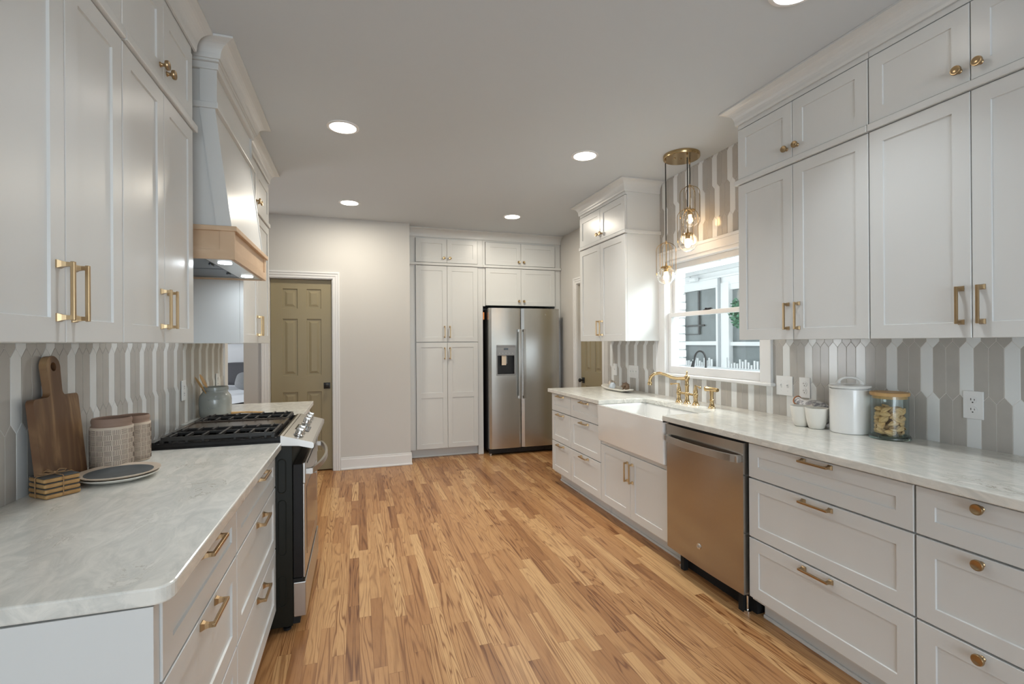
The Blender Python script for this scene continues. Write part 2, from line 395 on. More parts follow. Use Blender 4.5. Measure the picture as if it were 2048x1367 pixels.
def front(unit, name, x0, x1, z0, z1, hwk=None, hx=None, hz=None, horiz=False, mid=None, y=0, fw=FW, bot=None):
    g = .0015
    o = shaker(x1-x0-2*g, z1-z0-2*g, (mid-z0) if mid else None, fw, .02, bot).build(name, 'cabinet', unit, (x0+g, y, z0+g))
    if hwk: hw(hwk, o, hx-x0-g, hz-z0-g, horiz)
    return o

RIGHT, LEFT = -PI/2, PI/2
ZC = 2.725          # ceiling
WR, WL, YB = 2.475, -.985, 5.55
ZT = .914; ZL = .905  # worktop heights

# ------------------------------------------------------------------ room shell
def sbox(name, x0, x1, y0, y1, z0, z1, m, parent=None):
    mb = MB(); mb.box(x0, x1, y0, y1, z0, z1); o = mb.build(name, m, parent)
    return o if parent else struct(o)
sbox('floor', -5, 2.62, -3.1, 9.1, -.1, 0, 'oak_floor')
sbox('ceiling', -5, 2.62, -3.1, 9.1, ZC, ZC+.1, 'ceilpaint')
# right wall with window opening, jogging back for the door wall
WY0, WY1, WZ0, WZ1 = 2.44, 3.50, 1.105, 2.045
mb = MB()
TX = WR+.006
mb.box(TX, 2.60, -3.1, WY0, 0, ZC); mb.box(TX, 2.60, WY1, 4.56, 0, ZC)
mb.box(TX, 2.60, WY0, WY1, 0, WZ0); mb.box(TX, 2.60, WY0, WY1, WZ1, ZC)
DX = 2.515
mb.box(DX, 2.62, 4.56, 4.652, 0, ZC); mb.box(DX, 2.62, 5.286, 6.6, 0, ZC); mb.box(DX, 2.62, 4.65, 5.29, 2.067, ZC)
wall_right = struct(mb.build('wall_right', 'wallpaint'))
mb = MB(); mb.box(-1.115, .565, YB, YB+.11, 2.07, ZC); mb.box(-1.115, -.875, YB, YB+.11, 0, 2.07); mb.box(-.262, .565, YB, YB+.11, 0, 2.07)
mb.box(.455, .565, YB+.11, 6.6, 0, ZC); mb.box(.455, 2.62, 6.5, 6.6, 0, ZC); mb.box(-1.115, .455, 6.45, 6.6, 0, ZC)
mb.box(-1.115, -1.0, YB+.11, 6.45, 0, ZC)
wall_back = struct(mb.build('wall_back', 'wallpaint'))
mb = MB(); mb.box(WL-.12, WL-.006, -3.1, 4.24, 0, ZC); wall_left = struct(mb.build('wall_left', 'wallpaint'))
mb = MB(); mb.box(-5.1, -5, -3.1, 9.1, 0, ZC); mb.box(-5, -1.0, 9.0, 9.1, 0, ZC); mb.box(-5, WL-.12, 3.2, 3.3, 0, ZC)
mb.build('wall_adjoining', 'wallpaint')['kind'] = 'structure'
# rear wall with a wide window opening that the daylight comes through
mb = MB(); mb.box(-1.1, 2.62, -3.2, -3.1, 0, .3); mb.box(-1.1, 2.62, -3.2, -3.1, 2.6, ZC); mb.box(-1.1, -.8, -3.2, -3.1, .3, 2.6); mb.box(2.3, 2.62, -3.2, -3.1, .3, 2.6)
struct(mb.build('wall_rear', 'wallpaint'))

# picket tiles
def clip(poly, x0, x1, z0, z1):
    for ax, lim, sg in ((0, x0, 1), (0, x1, -1), (1, z0, 1), (1, z1, -1)):
        out = []
        for i in range(len(poly)):
            a, b = poly[i], poly[(i+1) % len(poly)]
            da, db = (a[ax]-lim)*sg, (b[ax]-lim)*sg
            if da >= 0: out.append(a)
            if (da >= 0) != (db >= 0):
                t = da/(da-db); out.append((a[0]+(b[0]-a[0])*t, a[1]+(b[1]-a[1])*t))
        poly = out
        if len(poly) < 3: return None
    return poly
def tiles(name, parent, X, sgn, rects, w, y_white, zc, P=.2285, tp=.030, dirn=-1):
    """rects in (y0,y1,z0,z1); row r spans around zc+r*P; odd rows shift half a column"""
    mb = MB(); g = .0011
    for (y0, y1, z0, z1) in rects:
        mb.add([(X+sgn*.0, y0, z0), (X, y1, z0), (X, y1, z1), (X, y0, z1)], [(0, 1, 2, 3)], 2)
    for r in range(-6, 10):
        cz = zc+r*P; off = (r % 2)*w/2*dirn
        n0 = int((rects[0][0]-y_white)/w)-40
        for k in range(-60, 90):
            cy = y_white+k*w+off
            h, hw_ = P/2, w/2-g
            poly = [(cy-hw_, cz-h+tp/2+g*.3), (cy, cz-h-tp/2+g*1.3), (cy+hw_, cz-h+tp/2+g*.3), (cy+hw_, cz+h-tp/2-g*.3), (cy, cz+h+tp/2-g*1.3), (cy-hw_, cz+h-tp/2-g*.3)]
            mi = 0 if k % 3 == 0 else 1
            for (y0, y1, z0, z1) in rects:
                q = clip(poly, y0, y1, z0, z1)
                if not q: continue
                cx = sum(p[0] for p in q)/len(q); cz_ = sum(p[1] for p in q)/len(q); n = len(q)
                tx = X-sgn*.0014; bx = X-sgn*.0009
                ins = .0009
                vs = [(X, p[0], p[1]) for p in q]+[(bx, p[0], p[1]) for p in q]
                vs += [(tx, p[0]+math.copysign(min(ins, abs(cx-p[0])*.4), cx-p[0]), p[1]+math.copysign(min(ins, abs(cz_-p[1])*.4), cz_-p[1])) for p in q]
                fs = [(i, (i+1) % n, n+(i+1) % n, n+i) for i in range(n)]+[(n+i, n+(i+1) % n, 2*n+(i+1) % n, 2*n+i) for i in range(n)]+[[2*n+i for i in range(n)]]
                mb.add(vs, fs, mi)
    return mb.build(name, ['tile_white', 'tile_taupe', 'grout'], parent)
CY0, CY1 = 2.378, 3.60   # window casing outer
tiles('picket_tile', wall_right, WR+.0014, 1, [(0.2, CY0+.02, ZT-.02, 1.385), (CY0+.02, CY1-.02, ZT-.02, 1.10), (CY1-.02, 4.475, ZT-.02, 1.385), (2.20, 3.62, 2.10, ZC), (CY1-.02, 3.62, 1.38, 2.11), (2.20, CY0+.02, 1.38, 2.11)], .0505, 1.3716, 1.2337, dirn=-1)
tiles('picket_tile', wall_left, WL, -1, [(0.9, 4.22, ZL-.02, 1.80)], .0497, 1.845, 1.2337, dirn=1)

# window_1 : double hung
win = struct(bpy.data.objects.new('window_1', None)); COL.objects.link(win); win.location = (WR, 2.97, WZ0)
def rel(o): o.parent = win; o.matrix_parent_inverse = Matrix.Translation((-WR, -2.97, -WZ0)); return o
mb = MB()
for y0, y1 in ((CY0, 2.465), (3.475, CY1)):
    mb.box(WR-.016, TX+.0, y0, y1, WZ0, 2.055, .003)
mb.box(WR-.016, TX, CY0, CY1, 2.04, 2.10, .003); mb.box(WR-.022, TX, CY0-.006, CY1+.006, 2.098, 2.122, .004)
mb.box(WR-.020, TX, CY0-.0, CY0+.016, WZ0, 2.10, .003); mb.box(WR-.020, TX, CY1-.016, CY1, WZ0, 2.10, .003)
rel(mb.build('window_casing', 'trimpaint'))
mb = MB(); mb.box(WR-.036, 2.56, CY0-.018, CY1+.018, WZ0-.020, WZ0+.002, .006)
rel(mb.build('window_sill', 'trimpaint'))
mb = MB(); mb.box(WR-.004, 2.60, WY1-.028, WY1, WZ0, WZ1); mb.box(WR-.004, 2.60, WY0, WY0+.028, WZ0, WZ1); mb.box(WR-.004, 2.60, WY0, WY1, WZ1-.03, WZ1)
mb.box(2.528, 2.534, WY1-.036, WY1, WZ0, WZ1); mb.box(2.528, 2.534, WY0, WY0+.036, WZ0, WZ1)
rel(mb.build('window_jamb', 'trimpaint'))
def sash(x, y0, y1, z0, z1, st, rb, rt, nm):
    mb = MB(); mb.box(x, x+.03, y0, y0+st, z0, z1, .003); mb.box(x, x+.03, y1-st, y1, z0, z1, .003)
    mb.box(x, x+.03, y0+st-.001, y1-st+.001, z0, z0+rb, .003); mb.box(x, x+.03, y0+st-.001, y1-st+.001, z1-rt, z1, .003)
    o = rel(mb.build(nm, 'trimpaint'))
    mb = MB(); mb.box(x+.012, x+.016, y0+st-.003, y1-st+.003, z0+rb-.003, z1-rt+.003)
    p = mb.build('pane', 'pane_glass', o)
sash(2.494, WY0+.028, WY1-.028, WZ0+.002, 1.606, .036, .060, .034, 'lower_sash')
sash(2.536, WY0+.028, WY1-.028, 1.575, WZ1-.03, .040, .034, .045, 'upper_sash')
mb = MB(); mb.box(2.492, 2.520, 2.98, 3.04, 1.606, 1.612, .002); mb.box(2.498, 2.512, 2.955, 3.01, 1.611, 1.621, .003); mb.lathe([(.010, 0), (.010, .012), (0, .014)], (2.505, 3.02, 1.610), 14)
rel(mb.build('sash_lock', 'black_plastic'))

# door_1 in back wall and door_2 in right wall
def door_struct(name, loc, rz, w, h, knob_x, side_cas=.078):
    d = struct(bpy.data.objects.new(name, None)); COL.objects.link(d); d.location = loc; d.rotation_euler = (0, 0, rz)
    st, ml = .115*w/.61, .09*w/.61
    pw = (w-2*st-ml)/2
    P = []
    for x0 in (st, st+pw+ml):
        for z0, z1 in ((.20, .845), (1.02, 1.625), (1.735, 1.945)): P.append((x0, x0+pw, z0*h/2.06, z1*h/2.06))
    s = slab(w-.006, h-.016, .035, P, .010, True).build('door_slab', 'doorpaint', d, (.003, .045, .012))
    mb = MB()
    mb.box(-.018, 0, 0, .11, 0, h+.018); mb.box(w, w+.018, 0, .11, 0, h+.018); mb.box(0, w, 0, .11, h, h+.018)
    mb.box(0, .012, .082, .11, 0, h); mb.box(w-.012, w, .082, .11, 0, h)
    mb.build('door_jamb', 'trimpaint', d)
    mb = MB(); c = side_cas
    for prof0, prof1, th in ((0.008, c, .012), (.035, c-.006, .018), (c-.018, c, .024)):
        mb.box(-prof1, -prof0, -th, 0, 0, h+prof1, .003); mb.box(w+prof0, w+prof1, -th, 0, 0, h+prof1, .003)
        mb.box(-prof1, w+prof1, -th+.0002, 0, h+prof0, h+prof1, .003)
    mb.build('door_casing', 'trimpaint', d)
    mb = MB(); mb.box(-.033, .033, -.007, 0, -.033, .033, .002); mb.lathe([(.009, -.006), (.009, -.026), (.017, -.034), (.024, -.044), (.024, -.052), (.016, -.060), (0, -.062)], axis='y', n=24)
    mb.build('door_knob', 'black_plastic', s, (knob_x, 0, .905))
    return d
door_struct('door_1', (-.872, YB, 0), 0, .610, 2.06, .610-.060)
door_struct('door_2', (DX, 5.28, 0), RIGHT, .62, 2.06, .060)
# baseboards
mb = MB(); mb.box(-.182, .577, YB-.014, YB, 0, .115, .003); mb.box(-.182, .583, YB-.026, YB-.012, 0, .020, .005); mb.box(-.182, .577, YB-.009, YB, .11, .135, .003)
mb.box(.563, .578, YB-.01, 5.79, 0, .115, .003)
struct(mb.build('baseboard_back', 'trimpaint'))
mb = MB(); mb.box(-1.115, -.952, YB-.014, YB, 0, .13, .003); struct(mb.build('baseboard_left', 'trimpaint'))
mb = MB(); mb.box(DX-.014, DX, 5.36, 5.76, 0, .13, .003); mb.box(DX-.014, DX, 4.47, 4.58, 0, .13, .003); struct(mb.build('baseboard_right', 'trimpaint'))
# cased end of the left wall
mb = MB(); mb.box(WL-.13, WL+.0, 4.24, 4.262, 0, ZC, .002); mb.box(WL-.006, WL+.012, 4.215, 4.30, ZL, ZC, .004); mb.box(WL-.13, WL-.02, 4.262, 4.275, 0, ZC, .002)
struct(mb.build('trim_1', 'trimpaint'))

# crown profile (u = outwards from cabinet face, z down from the ceiling)
def crown_poly(out, drop):
    pts = [(0, -drop), (out*.12, -drop), (out*.16, -drop+.012)]
    for i in range(1, 8):
        a = i/8*PI/2
        pts.append((out*.16+(out*.70)*(1-math.cos(a)), -drop+.012+(drop-.026)*math.sin(a)))
    pts += [(out*.90, -.012), (out, -.010), (out, -.001), (0, -.001)]
    return pts
def sweep_crown(mb, path, out, drop, z=ZC):
    """path: list of xy points along the cabinet face; outward = right-hand side of travel"""
    prof = crown_poly(out, drop); path = [Vector(p) for p in path]; n = len(path); m = len(prof); vs = []
    for i, p in enumerate(path):
        d0 = (p-path[i-1]).normalized() if i > 0 else None; d1 = (path[i+1]-p).normalized() if i < n-1 else None
        if d0 is None: d0 = d1
        if d1 is None: d1 = d0
        n0 = Vector((d0.y, -d0.x)); n1 = Vector((d1.y, -d1.x)); mi = (n0+n1)
        mi = mi/mi.dot(n0)
        for u, w in prof: vs.append((p.x+mi.x*u, p.y+mi.y*u, z+w))
    fs = [list(range(m)), [(n-1)*m+k for k in range(m)][::-1]]
    for i in range(n-1):
        for k in range(m): q = (k+1) % m; fs.append((i*m+k, i*m+q, (i+1)*m+q, (i+1)*m+k))
    mb.add(vs, fs)

# ------------------------------------------------------------------ upper cabinets
ZB, ZD1, ZD2, ZU = 1.375, 2.278, 2.312, 2.602
def upper(name, label, loc, rz, w, depth, seam=None, hk='pull', kk='knob', strip_ends=(0, 0), zb=ZB, group=None):
    t = thing(name, label, 'wall cabinet', loc, rz, group)
    mb = MB(); mb.box(0, w, .021, depth, zb+.002, 2.66); mb.box(0, w, .004, .03, ZU+.004, 2.662, .001)
    mb.build('body', 'cabinet', t)
    s = seam if seam else w/2
    front(t, 'lower_door', 0, s, zb, ZD1, hk, s-.032, zb+.122); front(t, 'lower_door', s, w, zb, ZD1, hk, s+.032, zb+.122)
    front(t, 'upper_door', 0, s, ZD2, ZU, kk, s-.032, ZD2+.052); front(t, 'upper_door', s, w, ZD2, ZU, kk, s+.032, ZD2+.052)
    mb = MB(); a, b = strip_ends
    mb.box(-a, w+b, -.012, .03, ZD1+.002, ZD2-.002, .004)
    if a: mb.box(-a, 0, .02, depth, ZD1+.002, ZD2-.002, .004)
    if b: mb.box(w, w+b, .02, depth, ZD1+.002, ZD2-.002, .004)
    mb.build('divider_rail', 'cabinet', t)
    return t
FR, FL = 2.133, -.662
dr = WR-FR
upper('wall_cabinet', 'white double-stacked wall cabinet right of the window, nearest the window', (FR, 2.293, 0), RIGHT, 2.293-1.534, dr, 2.293-1.921, strip_ends=(.018, 0))
upper('wall_cabinet', 'white double-stacked wall cabinet at right, above the pasta jar and cut by the frame', (FR, 1.532, 0), RIGHT, 1.532-.78, dr, 1.532-1.164)
upper('wall_cabinet', 'white double-stacked wall cabinet between the right door and the window', (FR, 4.410, 0), RIGHT, 4.410-3.552, dr, .425, 'pullb', 'knobb', strip_ends=(.0, .02))
dl = FL-WL
upper('wall_cabinet', 'white double-stacked wall cabinet left, cut by the left edge, above the cutting board', (FL, 1.125, 0), LEFT, 1.715-1.125, dl, 1.419-1.125)
upper('wall_cabinet', 'white double-stacked wall cabinet left, directly before the range hood', (FL, 1.717, 0), LEFT, 2.362-1.717, dl, 2.04-1.717, strip_ends=(0, .03))
upper('wall_cabinet', 'white double-stacked wall cabinet left, beyond the range hood', (FL, 3.30, 0), LEFT, .905, dl, .45, 'pullb', 'knobb')
upper('wall_cabinet', 'white wall cabinet beyond the right edge, continuing the run', (FR, .778, 0), RIGHT, .76, dr, .38)
upper('wall_cabinet', 'white wall cabinet before the left edge, continuing the run', (FL, .30, 0), LEFT, .822, dl, .41)

CO, CD = .072, .095
mb = MB(); sweep_crown(mb, [(FR+.002, 2.294), (FR+.002, .02)], CO, CD); sweep_crown(mb, [(WR-.002, 2.294+.0), (FR+.002, 2.294)], .04, CD)
# free end of the right run returns to the wall
mb = MB(); sweep_crown(mb, [(WR-.004, 2.294), (FR+.002, 2.294), (FR+.002, .02)], CO, CD)
tag(mb.build('crown_moulding', 'cabinet'), 'long white crown moulding above the right wall cabinets, meeting the ceiling', 'moulding')
mb = MB(); sweep_crown(mb, [(WR-.004, 4.410), (FR+.002, 4.410), (FR+.002, 3.552), (WR-.004, 3.552)], CO, CD)
tag(mb.build('crown_moulding', 'cabinet'), 'white crown moulding wrapping the cabinet between right door and pendant lamp', 'moulding')
mb = MB(); sweep_crown(mb, [(FL-.002, .30), (FL-.002, 2.392)], CO, CD)
tag(mb.build('crown_moulding', 'cabinet'), 'white crown moulding above the left cabinets before the range hood', 'moulding')
mb = MB(); sweep_crown(mb, [(FL-.002, 3.385), (FL-.002, 4.205), (WL+.004, 4.205)], CO, CD)
tag(mb.build('crown_moulding', 'cabinet'), 'white crown moulding above the left cabinet beyond the range hood', 'moulding')
mb = MB(); sweep_crown(mb, [(.567, 5.775), (2.512, 5.775)], .10, CD)
tag(mb.build('crown_moulding', 'cabinet'), 'white crown moulding over the pantry and refrigerator cabinets', 'moulding')
# filler between near-left cabinets and hood, and side panel beyond
# ------------------------------------------------------------------ range hood
hd = thing('range_hood', 'tapered white range hood with pale maple band above the gas range', 'range hood', (WL, 2.885, 1.755))
H0, H1, HX = 2.487, 3.283, -.533
def lw(o): o.parent = hd; o.matrix_parent_inverse = Matrix.Translation((-WL, -2.885, -1.755)); return o
mb = MB()
XB = WL+.001
# chimney: upper straight box, slanted lower front
def hood_shell(y0, y1, ins, xo):
    pts = [(XB, 1.90), (-.545+xo, 1.90), (-.610+xo, 2.455), (-.610+xo, 2.70), (XB, 2.70)]
    mb.prism([(p[0], p[1]) for p in pts], y0, y1, 'y')
hood_shell(H0+.012, H1-.012, 0, -.006)
# stiles framing the sides and the front
for ya, yb in ((H0+.004, H0+.020), (H1-.020, H1-.004)):
    mb.prism([(-.545, 1.90), (-.612, 2.455), (-.612-.062, 2.455), (-.607, 1.90)], ya, yb, 'y')
    mb.box(-.67, -.606, ya, yb, 2.45, 2.64)
mb.box(-.606-.004, -.602, H0+.004, H0+.010, 2.45, 2.64)
mb.box(XB, -.596, H0-.006, H1+.006, 2.437, 2.465, .003)
mb.box(XB, -.594, H0-.006, H1+.006, 2.612, 2.668, .003)
lw(mb.build('hood_cover', 'cabinet'))
mb = MB(); sweep_crown(mb, [(XB, H0-.020), (-.590, H0-.020), (-.590, H1+.020), (XB, H1+.020)], .075, .075)
mb.box(XB, -.588, H0-.022, H1+.022, 2.64, 2.70)
lw(mb.build('hood_crown', 'cabinet'))
mb = MB()
mb.box(XB, HX, H0, H0+.014, 1.757, 1.80, .001); mb.box(XB, HX-.004, H0+.006, H0+.02, 1.79, 1.89)
mb.box(HX-.060, HX, H0, H0+.016, 1.757, 1.893, .001)
mb.box(HX-.02, HX, H0+.001, H1-.001, 1.757, 1.80, .001); mb.box(HX-.02, HX-.006, H0+.01, H1-.01, 1.79, 1.89)
mb.box(HX-.02, HX, H1-.05, H1, 1.757, 1.893, .001)
mb.box(XB, HX, H1-.016, H1, 1.757, 1.893, .001)
mb.box(XB, HX+.010, H0-.012, H1+.012, 1.885, 1.907, .002)
mb.box(XB, XB+.02, H0, H1, 1.757, 1.80)
lw(mb.build('wood_band', 'maple'))
mb = MB(); mb.box(XB+.02, HX-.02, H0+.014, H1-.014, 1.772, 1.80); mb.box(HX-.13, HX-.02, H0+.014, H1-.014, 1.762, 1.774)
mb.box(XB+.02, HX-.13, H0+.03, H0+.06, 1.764, 1.774); mb.box(XB+.02, HX-.13, H1-.06, H1-.03, 1.764, 1.774); mb.box(XB+.02, XB+.05, H0+.03, H1-.03, 1.764, 1.774)
ins = lw(mb.build('insert_liner', 'steel'))
for i in range(2):
    y0 = H0+.07+i*.335
    mb = MB(); mb.box(XB+.06, HX-.14, y0, y0+.32, 1.766, 1.776); mb.box(HX-.158, HX-.146, y0+.13, y0+.19, 1.756, 1.766, .003)
    mb.build('grease_filter', 'filter_metal', ins)
for y in (2.64, 3.13):
    mb = MB(); mb.lathe([(.030, 1.7615), (.030, 1.759), (0, 1.7585)], (HX-.075, y, 0), 24); mb.build('hood_lamp', 'led_emit', ins)
    area('hood_light', (HX-.075, y, 1.752), (0, 0, -1), .05, .05, .6, (.85, .93, 1.0), None, 'DISK')

# ------------------------------------------------------------------ base cabinets
BR = [(.706, .872), (.417, .702), (.122, .413)]
XR, XL = 1.822, -.372
def base_unit(label, loc, rz, w, depth, kind, hwk='pull', rows=BR, toe_to=None, dz=0, group=None, end0=False, end1=False, cy=None):
    t = thing('base_cabinet', label, 'base cabinet', loc, rz, group)
    mb = MB(); mb.box(.001, w-.001, .021, depth, .105, .877+dz); mb.box(.001, w-.001, .095, depth, 0, .105)
    mb.box(.001, w-.001, .084, .096, 0, .018, .004)
    mb.build('body', 'cabinet', t)
    if kind == 'drawers':
        for z0, z1 in rows:
            zz = z1-.021 if z1 < .8 else z1-.017
            if hwk == 'knob': zz = z1-.022
            front(t, 'drawer', 0, w, z0+dz*.5, z1+dz*.5, hwk, cy if cy else w/2, zz+dz*.5, horiz=('pull' in hwk))
    return t
dR, dL = WR-XR, XL-WL
base_unit('narrow white three-drawer base cabinet at the far end of the right run', (XR, 4.415, 0), RIGHT, 4.415-3.978, dR, 'drawers', 'pullb')
base_unit('white three-drawer base cabinet left of the farmhouse sink', (XR, 3.976, 0), RIGHT, 3.976-3.415, dR, 'drawers', 'pullb')
base_unit('wide white three-drawer base cabinet right of the dishwasher', (XR, 1.903, 0), RIGHT, 1.903-1.163, dR, 'drawers', 'pull')
base_unit('white three-drawer base cabinet with round knobs, cut by the right edge', (XR, 1.159, 0), RIGHT, .37, dR, 'drawers', 'knob')
base_unit('white base cabinet beyond the right edge, continuing the run', (XR, .786, 0), RIGHT, .74, dR, 'drawers', 'pull')
base_unit('white three-drawer base cabinet left, at the near end of the counter', (XL, 1.122, 0), LEFT, 1.738-1.122, dL, 'drawers', 'pull', dz=-.009)
base_unit('white three-drawer base cabinet left, beside the gas range', (XL, 1.741, 0), LEFT, 2.500-1.741, dL, 'drawers', 'pull', dz=-.009)
base_unit('white base cabinet left, beyond the gas range', (XL, 3.275, 0), LEFT, .945, dL, 'drawers', 'pull', dz=-.009)
# end panel of left run
mb = MB(); mb.box(WL+.002, XL-.004, 1.098, 1.1205, 0, .868); mb.box(WL+.002, XL-.004, 1.092, 1.100, 0, .868, .001)
tag(mb.build('end_panel', 'cabinet'), 'flat white side panel under the near end of the left counter', 'panel')
# sink base
sb = thing('sink_cabinet', 'white two-door base cabinet under the farmhouse sink', 'base cabinet', (XR, 3.413, 0), RIGHT)
wS = 3.413-2.536
mb = MB(); mb.box(.001, wS-.001, .021, dR, .105, .585); mb.box(.001, .018, .021, dR, .58, .877); mb.box(wS-.018, wS-.001, .004, dR, .105, .877); mb.box(0.001, wS-.001, .006, .03, .572, .597)
mb.box(.001, wS-.001, .095, dR, 0, .105); mb.box(.001, wS-.001, .084, .096, 0, .018, .004)
mb.build('body', 'cabinet', sb)
s2 = 3.413-2.985
front(sb, 'door', 0, s2, .122, .570, 'pullb', s2-.032, .448); front(sb, 'door', s2, wS-.018, .122, .570, 'pullb', s2+.032, .448)

# ------------------------------------------------------------------ counters
def poly_slab(poly, z0, z1, b=.004):
    bm = bmesh.new(); vs = [bm.verts.new((x, y, z0)) for x, y in poly]; f = bm.faces.new(vs)
    r = bmesh.ops.extrude_face_region(bm, geom=[f]); up = [q for q in r['geom'] if isinstance(q, bmesh.types.BMVert)]
    for q in up: q.co.z = z1
    bmesh.ops.recalc_face_normals(bm, faces=bm.faces)
    es = [e for e in bm.edges if abs(e.verts[0].co.z-e.verts[1].co.z) < 1e-6]
    bmesh.ops.bevel(bm, geom=es, offset=b, segments=2, profile=.5, affect='EDGES')
    m = MB(); m.bm(bm); return m
CX = 1.793
S0, S1 = 2.562, 3.392
hole = [(CX, S1), (2.16, S1), (2.19, S1-.008), (2.205, S1-.03), (2.205, S0+.03), (2.19, S0+.008), (2.16, S0), (CX, S0)]
mb = poly_slab([(WR+.0, .04), (CX, .04)]+hole[::-1]+[(CX, 4.452), (WR+.0, 4.452)], ZT-.034, ZT)
tag(mb.build('countertop', 'quartz'), 'long veined off-white quartz worktop with sink cutout, right side', 'countertop')
mb = MB()
CL = -.346
rc = [(CL-.035+.035*math.cos(a), 1.088+.035-.035*math.sin(a)) for a in [i*PI/2/6 for i in range(7)]]
mb = poly_slab([(WL+.0, 2.503), (WL+.0, 1.098)]+rc[::-1]+[(CL, 2.503)], ZL-.034, ZL)
tag(mb.build('countertop', 'quartz'), 'veined quartz worktop in the left foreground holding the cutting board', 'countertop')
mb = poly_slab([(WL+.0, 4.235), (WL+.0, 3.272), (CL, 3.272), (CL, 4.235)], ZL-.034, ZL)
tag(mb.build('countertop', 'quartz'), 'short quartz worktop beyond the gas range, holding the grey crock', 'countertop')

# ------------------------------------------------------------------ farmhouse sink
sk = thing('farmhouse_sink', 'white apron-front farmhouse sink set into the right worktop', 'sink', (1.80, 2.977, .60))
ax0, ay0, ay1 = 1.795, 2.556, 3.408
bm = bmesh.new()
def R(x0, x1, y0, y1, z): return [bm.verts.new(p) for p in ((x0, y0, z), (x1, y0, z), (x1, y1, z), (x0, y1, z))]
rings = [R(ax0, 2.26, ay0, ay1, .604), R(ax0-.004, 2.26, ay0, ay1, .870), R(ax0-.004, 2.26, ay0, ay1, .879), R(ax0+.022, 2.215, ay0+.022, ay1-.022, .879), R(ax0+.024, 2.21, ay0+.026, ay1-.026, .868), R(ax0+.034, 2.20, ay0+.036, ay1-.036, .66), R(ax0+.06, 2.17, ay0+.06, ay1-.06, .645)]
bm.faces.new(rings[0][::-1])
for a, b in zip(rings[:-1], rings[1:]):
    for q in range(4): r = (q+1) % 4; bm.faces.new((a[q], a[r], b[r], b[q]))
bm.faces.new(rings[-1])
bmesh.ops.recalc_face_normals(bm, faces=bm.faces)
es = [e for e in bm.edges if (e.verts[0].co-e.verts[1].co).length > .05]
bmesh.ops.bevel(bm, geom=es, offset=.009, segments=3, profile=.5, affect='EDGES')
mb = MB(); mb.bm(bm, 0, True); o = mb.build('basin', 'porcelain', sk); o.location = (-1.80, -2.977, -.60)
mb = MB(); mb.lathe([(.045, .646), (.045, .648), (.03, .6485), (.0, .6475)], (1.98, 2.98, 0), 28); o = mb.build('drain', 'chrome', sk); o.location = (-1.80, -2.977, -.60)

# ------------------------------------------------------------------ bridge faucet + sprayer
fa = thing('bridge_faucet', 'brass bridge faucet with two lever handles behind the sink', 'faucet', (2.295, 2.976, ZT))
def vase(mb, x, y, h, sc=1): mb.lathe([(.026*sc, 0), (.026*sc, .004), (.021*sc, .008), (.015*sc, .03), (.0125*sc, .052), (.0155*sc, .056), (.0155*sc, .060), (.0125*sc, h)], (x, y, 0), 24)
mb = MB()
for y in (-.094, 0, .094): vase(mb, 0, y, .064)
mb.tube([(0, -.094, .072), (0, .094, .072)], .0085, 14)
for y in (-.094, 0, .094): mb.sphere((0, y, .072), .0185, (1, 1, .95), 18)
mb.build('base', 'gold', fa)
mb = MB(); mb.lathe([(.0135, .07), (.0135, .125), (.0165, .13), (.0165, .136), (.013, .142), (.0135, .17), (.018, .178), (.021, .190), (.018, .202), (.010, .210), (.006, .214), (.005, .228), (.008, .234), (.004, .240), (0, .243)], (0, 0, 0), 24)
mb.tube([(0, 0, .183), (-.02, .012, .184), (-.06, .037, .183), (-.095, .058, .194), (-.13, .080, .212), (-.165, .101, .222), (-.195, .120, .216), (-.215, .132, .196), (-.222, .136, .172), (-.223, .137, .155)], [.012, .012, .011, .011, .011, .011, .0115, .012, .012, .0125], 14)
mb.lathe([(.0125, .158), (.0165, .150), (.0165, .134), (.014, .132), (0, .132)], (-.223, .137, 0), 20)
mb.build('spout', 'gold', fa)
for s in (-1, 1):
    mb = MB(); y = s*.094
    mb.lathe([(.013, .078), (.017, .090), (.016, .10), (.008, .130), (.0085, .138), (.006, .144), (0, .146)], (0, y, 0), 22)
    mb.tube([(0, y, .138), (-.005, y+s*.02, .139), (-.012, y+s*.045, .136), (-.018, y+s*.066, .133)], [.0055, .0045, .005, .0075], 12); mb.sphere((-.018, y+s*.068, .1328), .0088, n=14)
    mb.build('lever_handle', 'gold', fa)
sp = thing('side_sprayer', 'brass side sprayer with T-shaped head beside the faucet', 'sprayer', (2.295, 2.717, ZT))
vase(mb := MB(), 0, 0, .056, .95); mb.lathe([(.0165, .052), (.0165, .058), (.012, .062)], (0, 0, 0), 22); mb.build('base', 'gold', sp)
mb = MB(); mb.lathe([(.012, .060), (.0115, .085), (.014, .12)], (0, 0, 0), 22)
mb.lathe([(0, -.058), (.012, -.057), (.0145, -.05), (.0145, .044), (.018, .048), (.018, .058), (.013, .062), (0, .063)], (0, 0, .128), 22, 'y'); mb.build('spray_head', 'gold', sp)

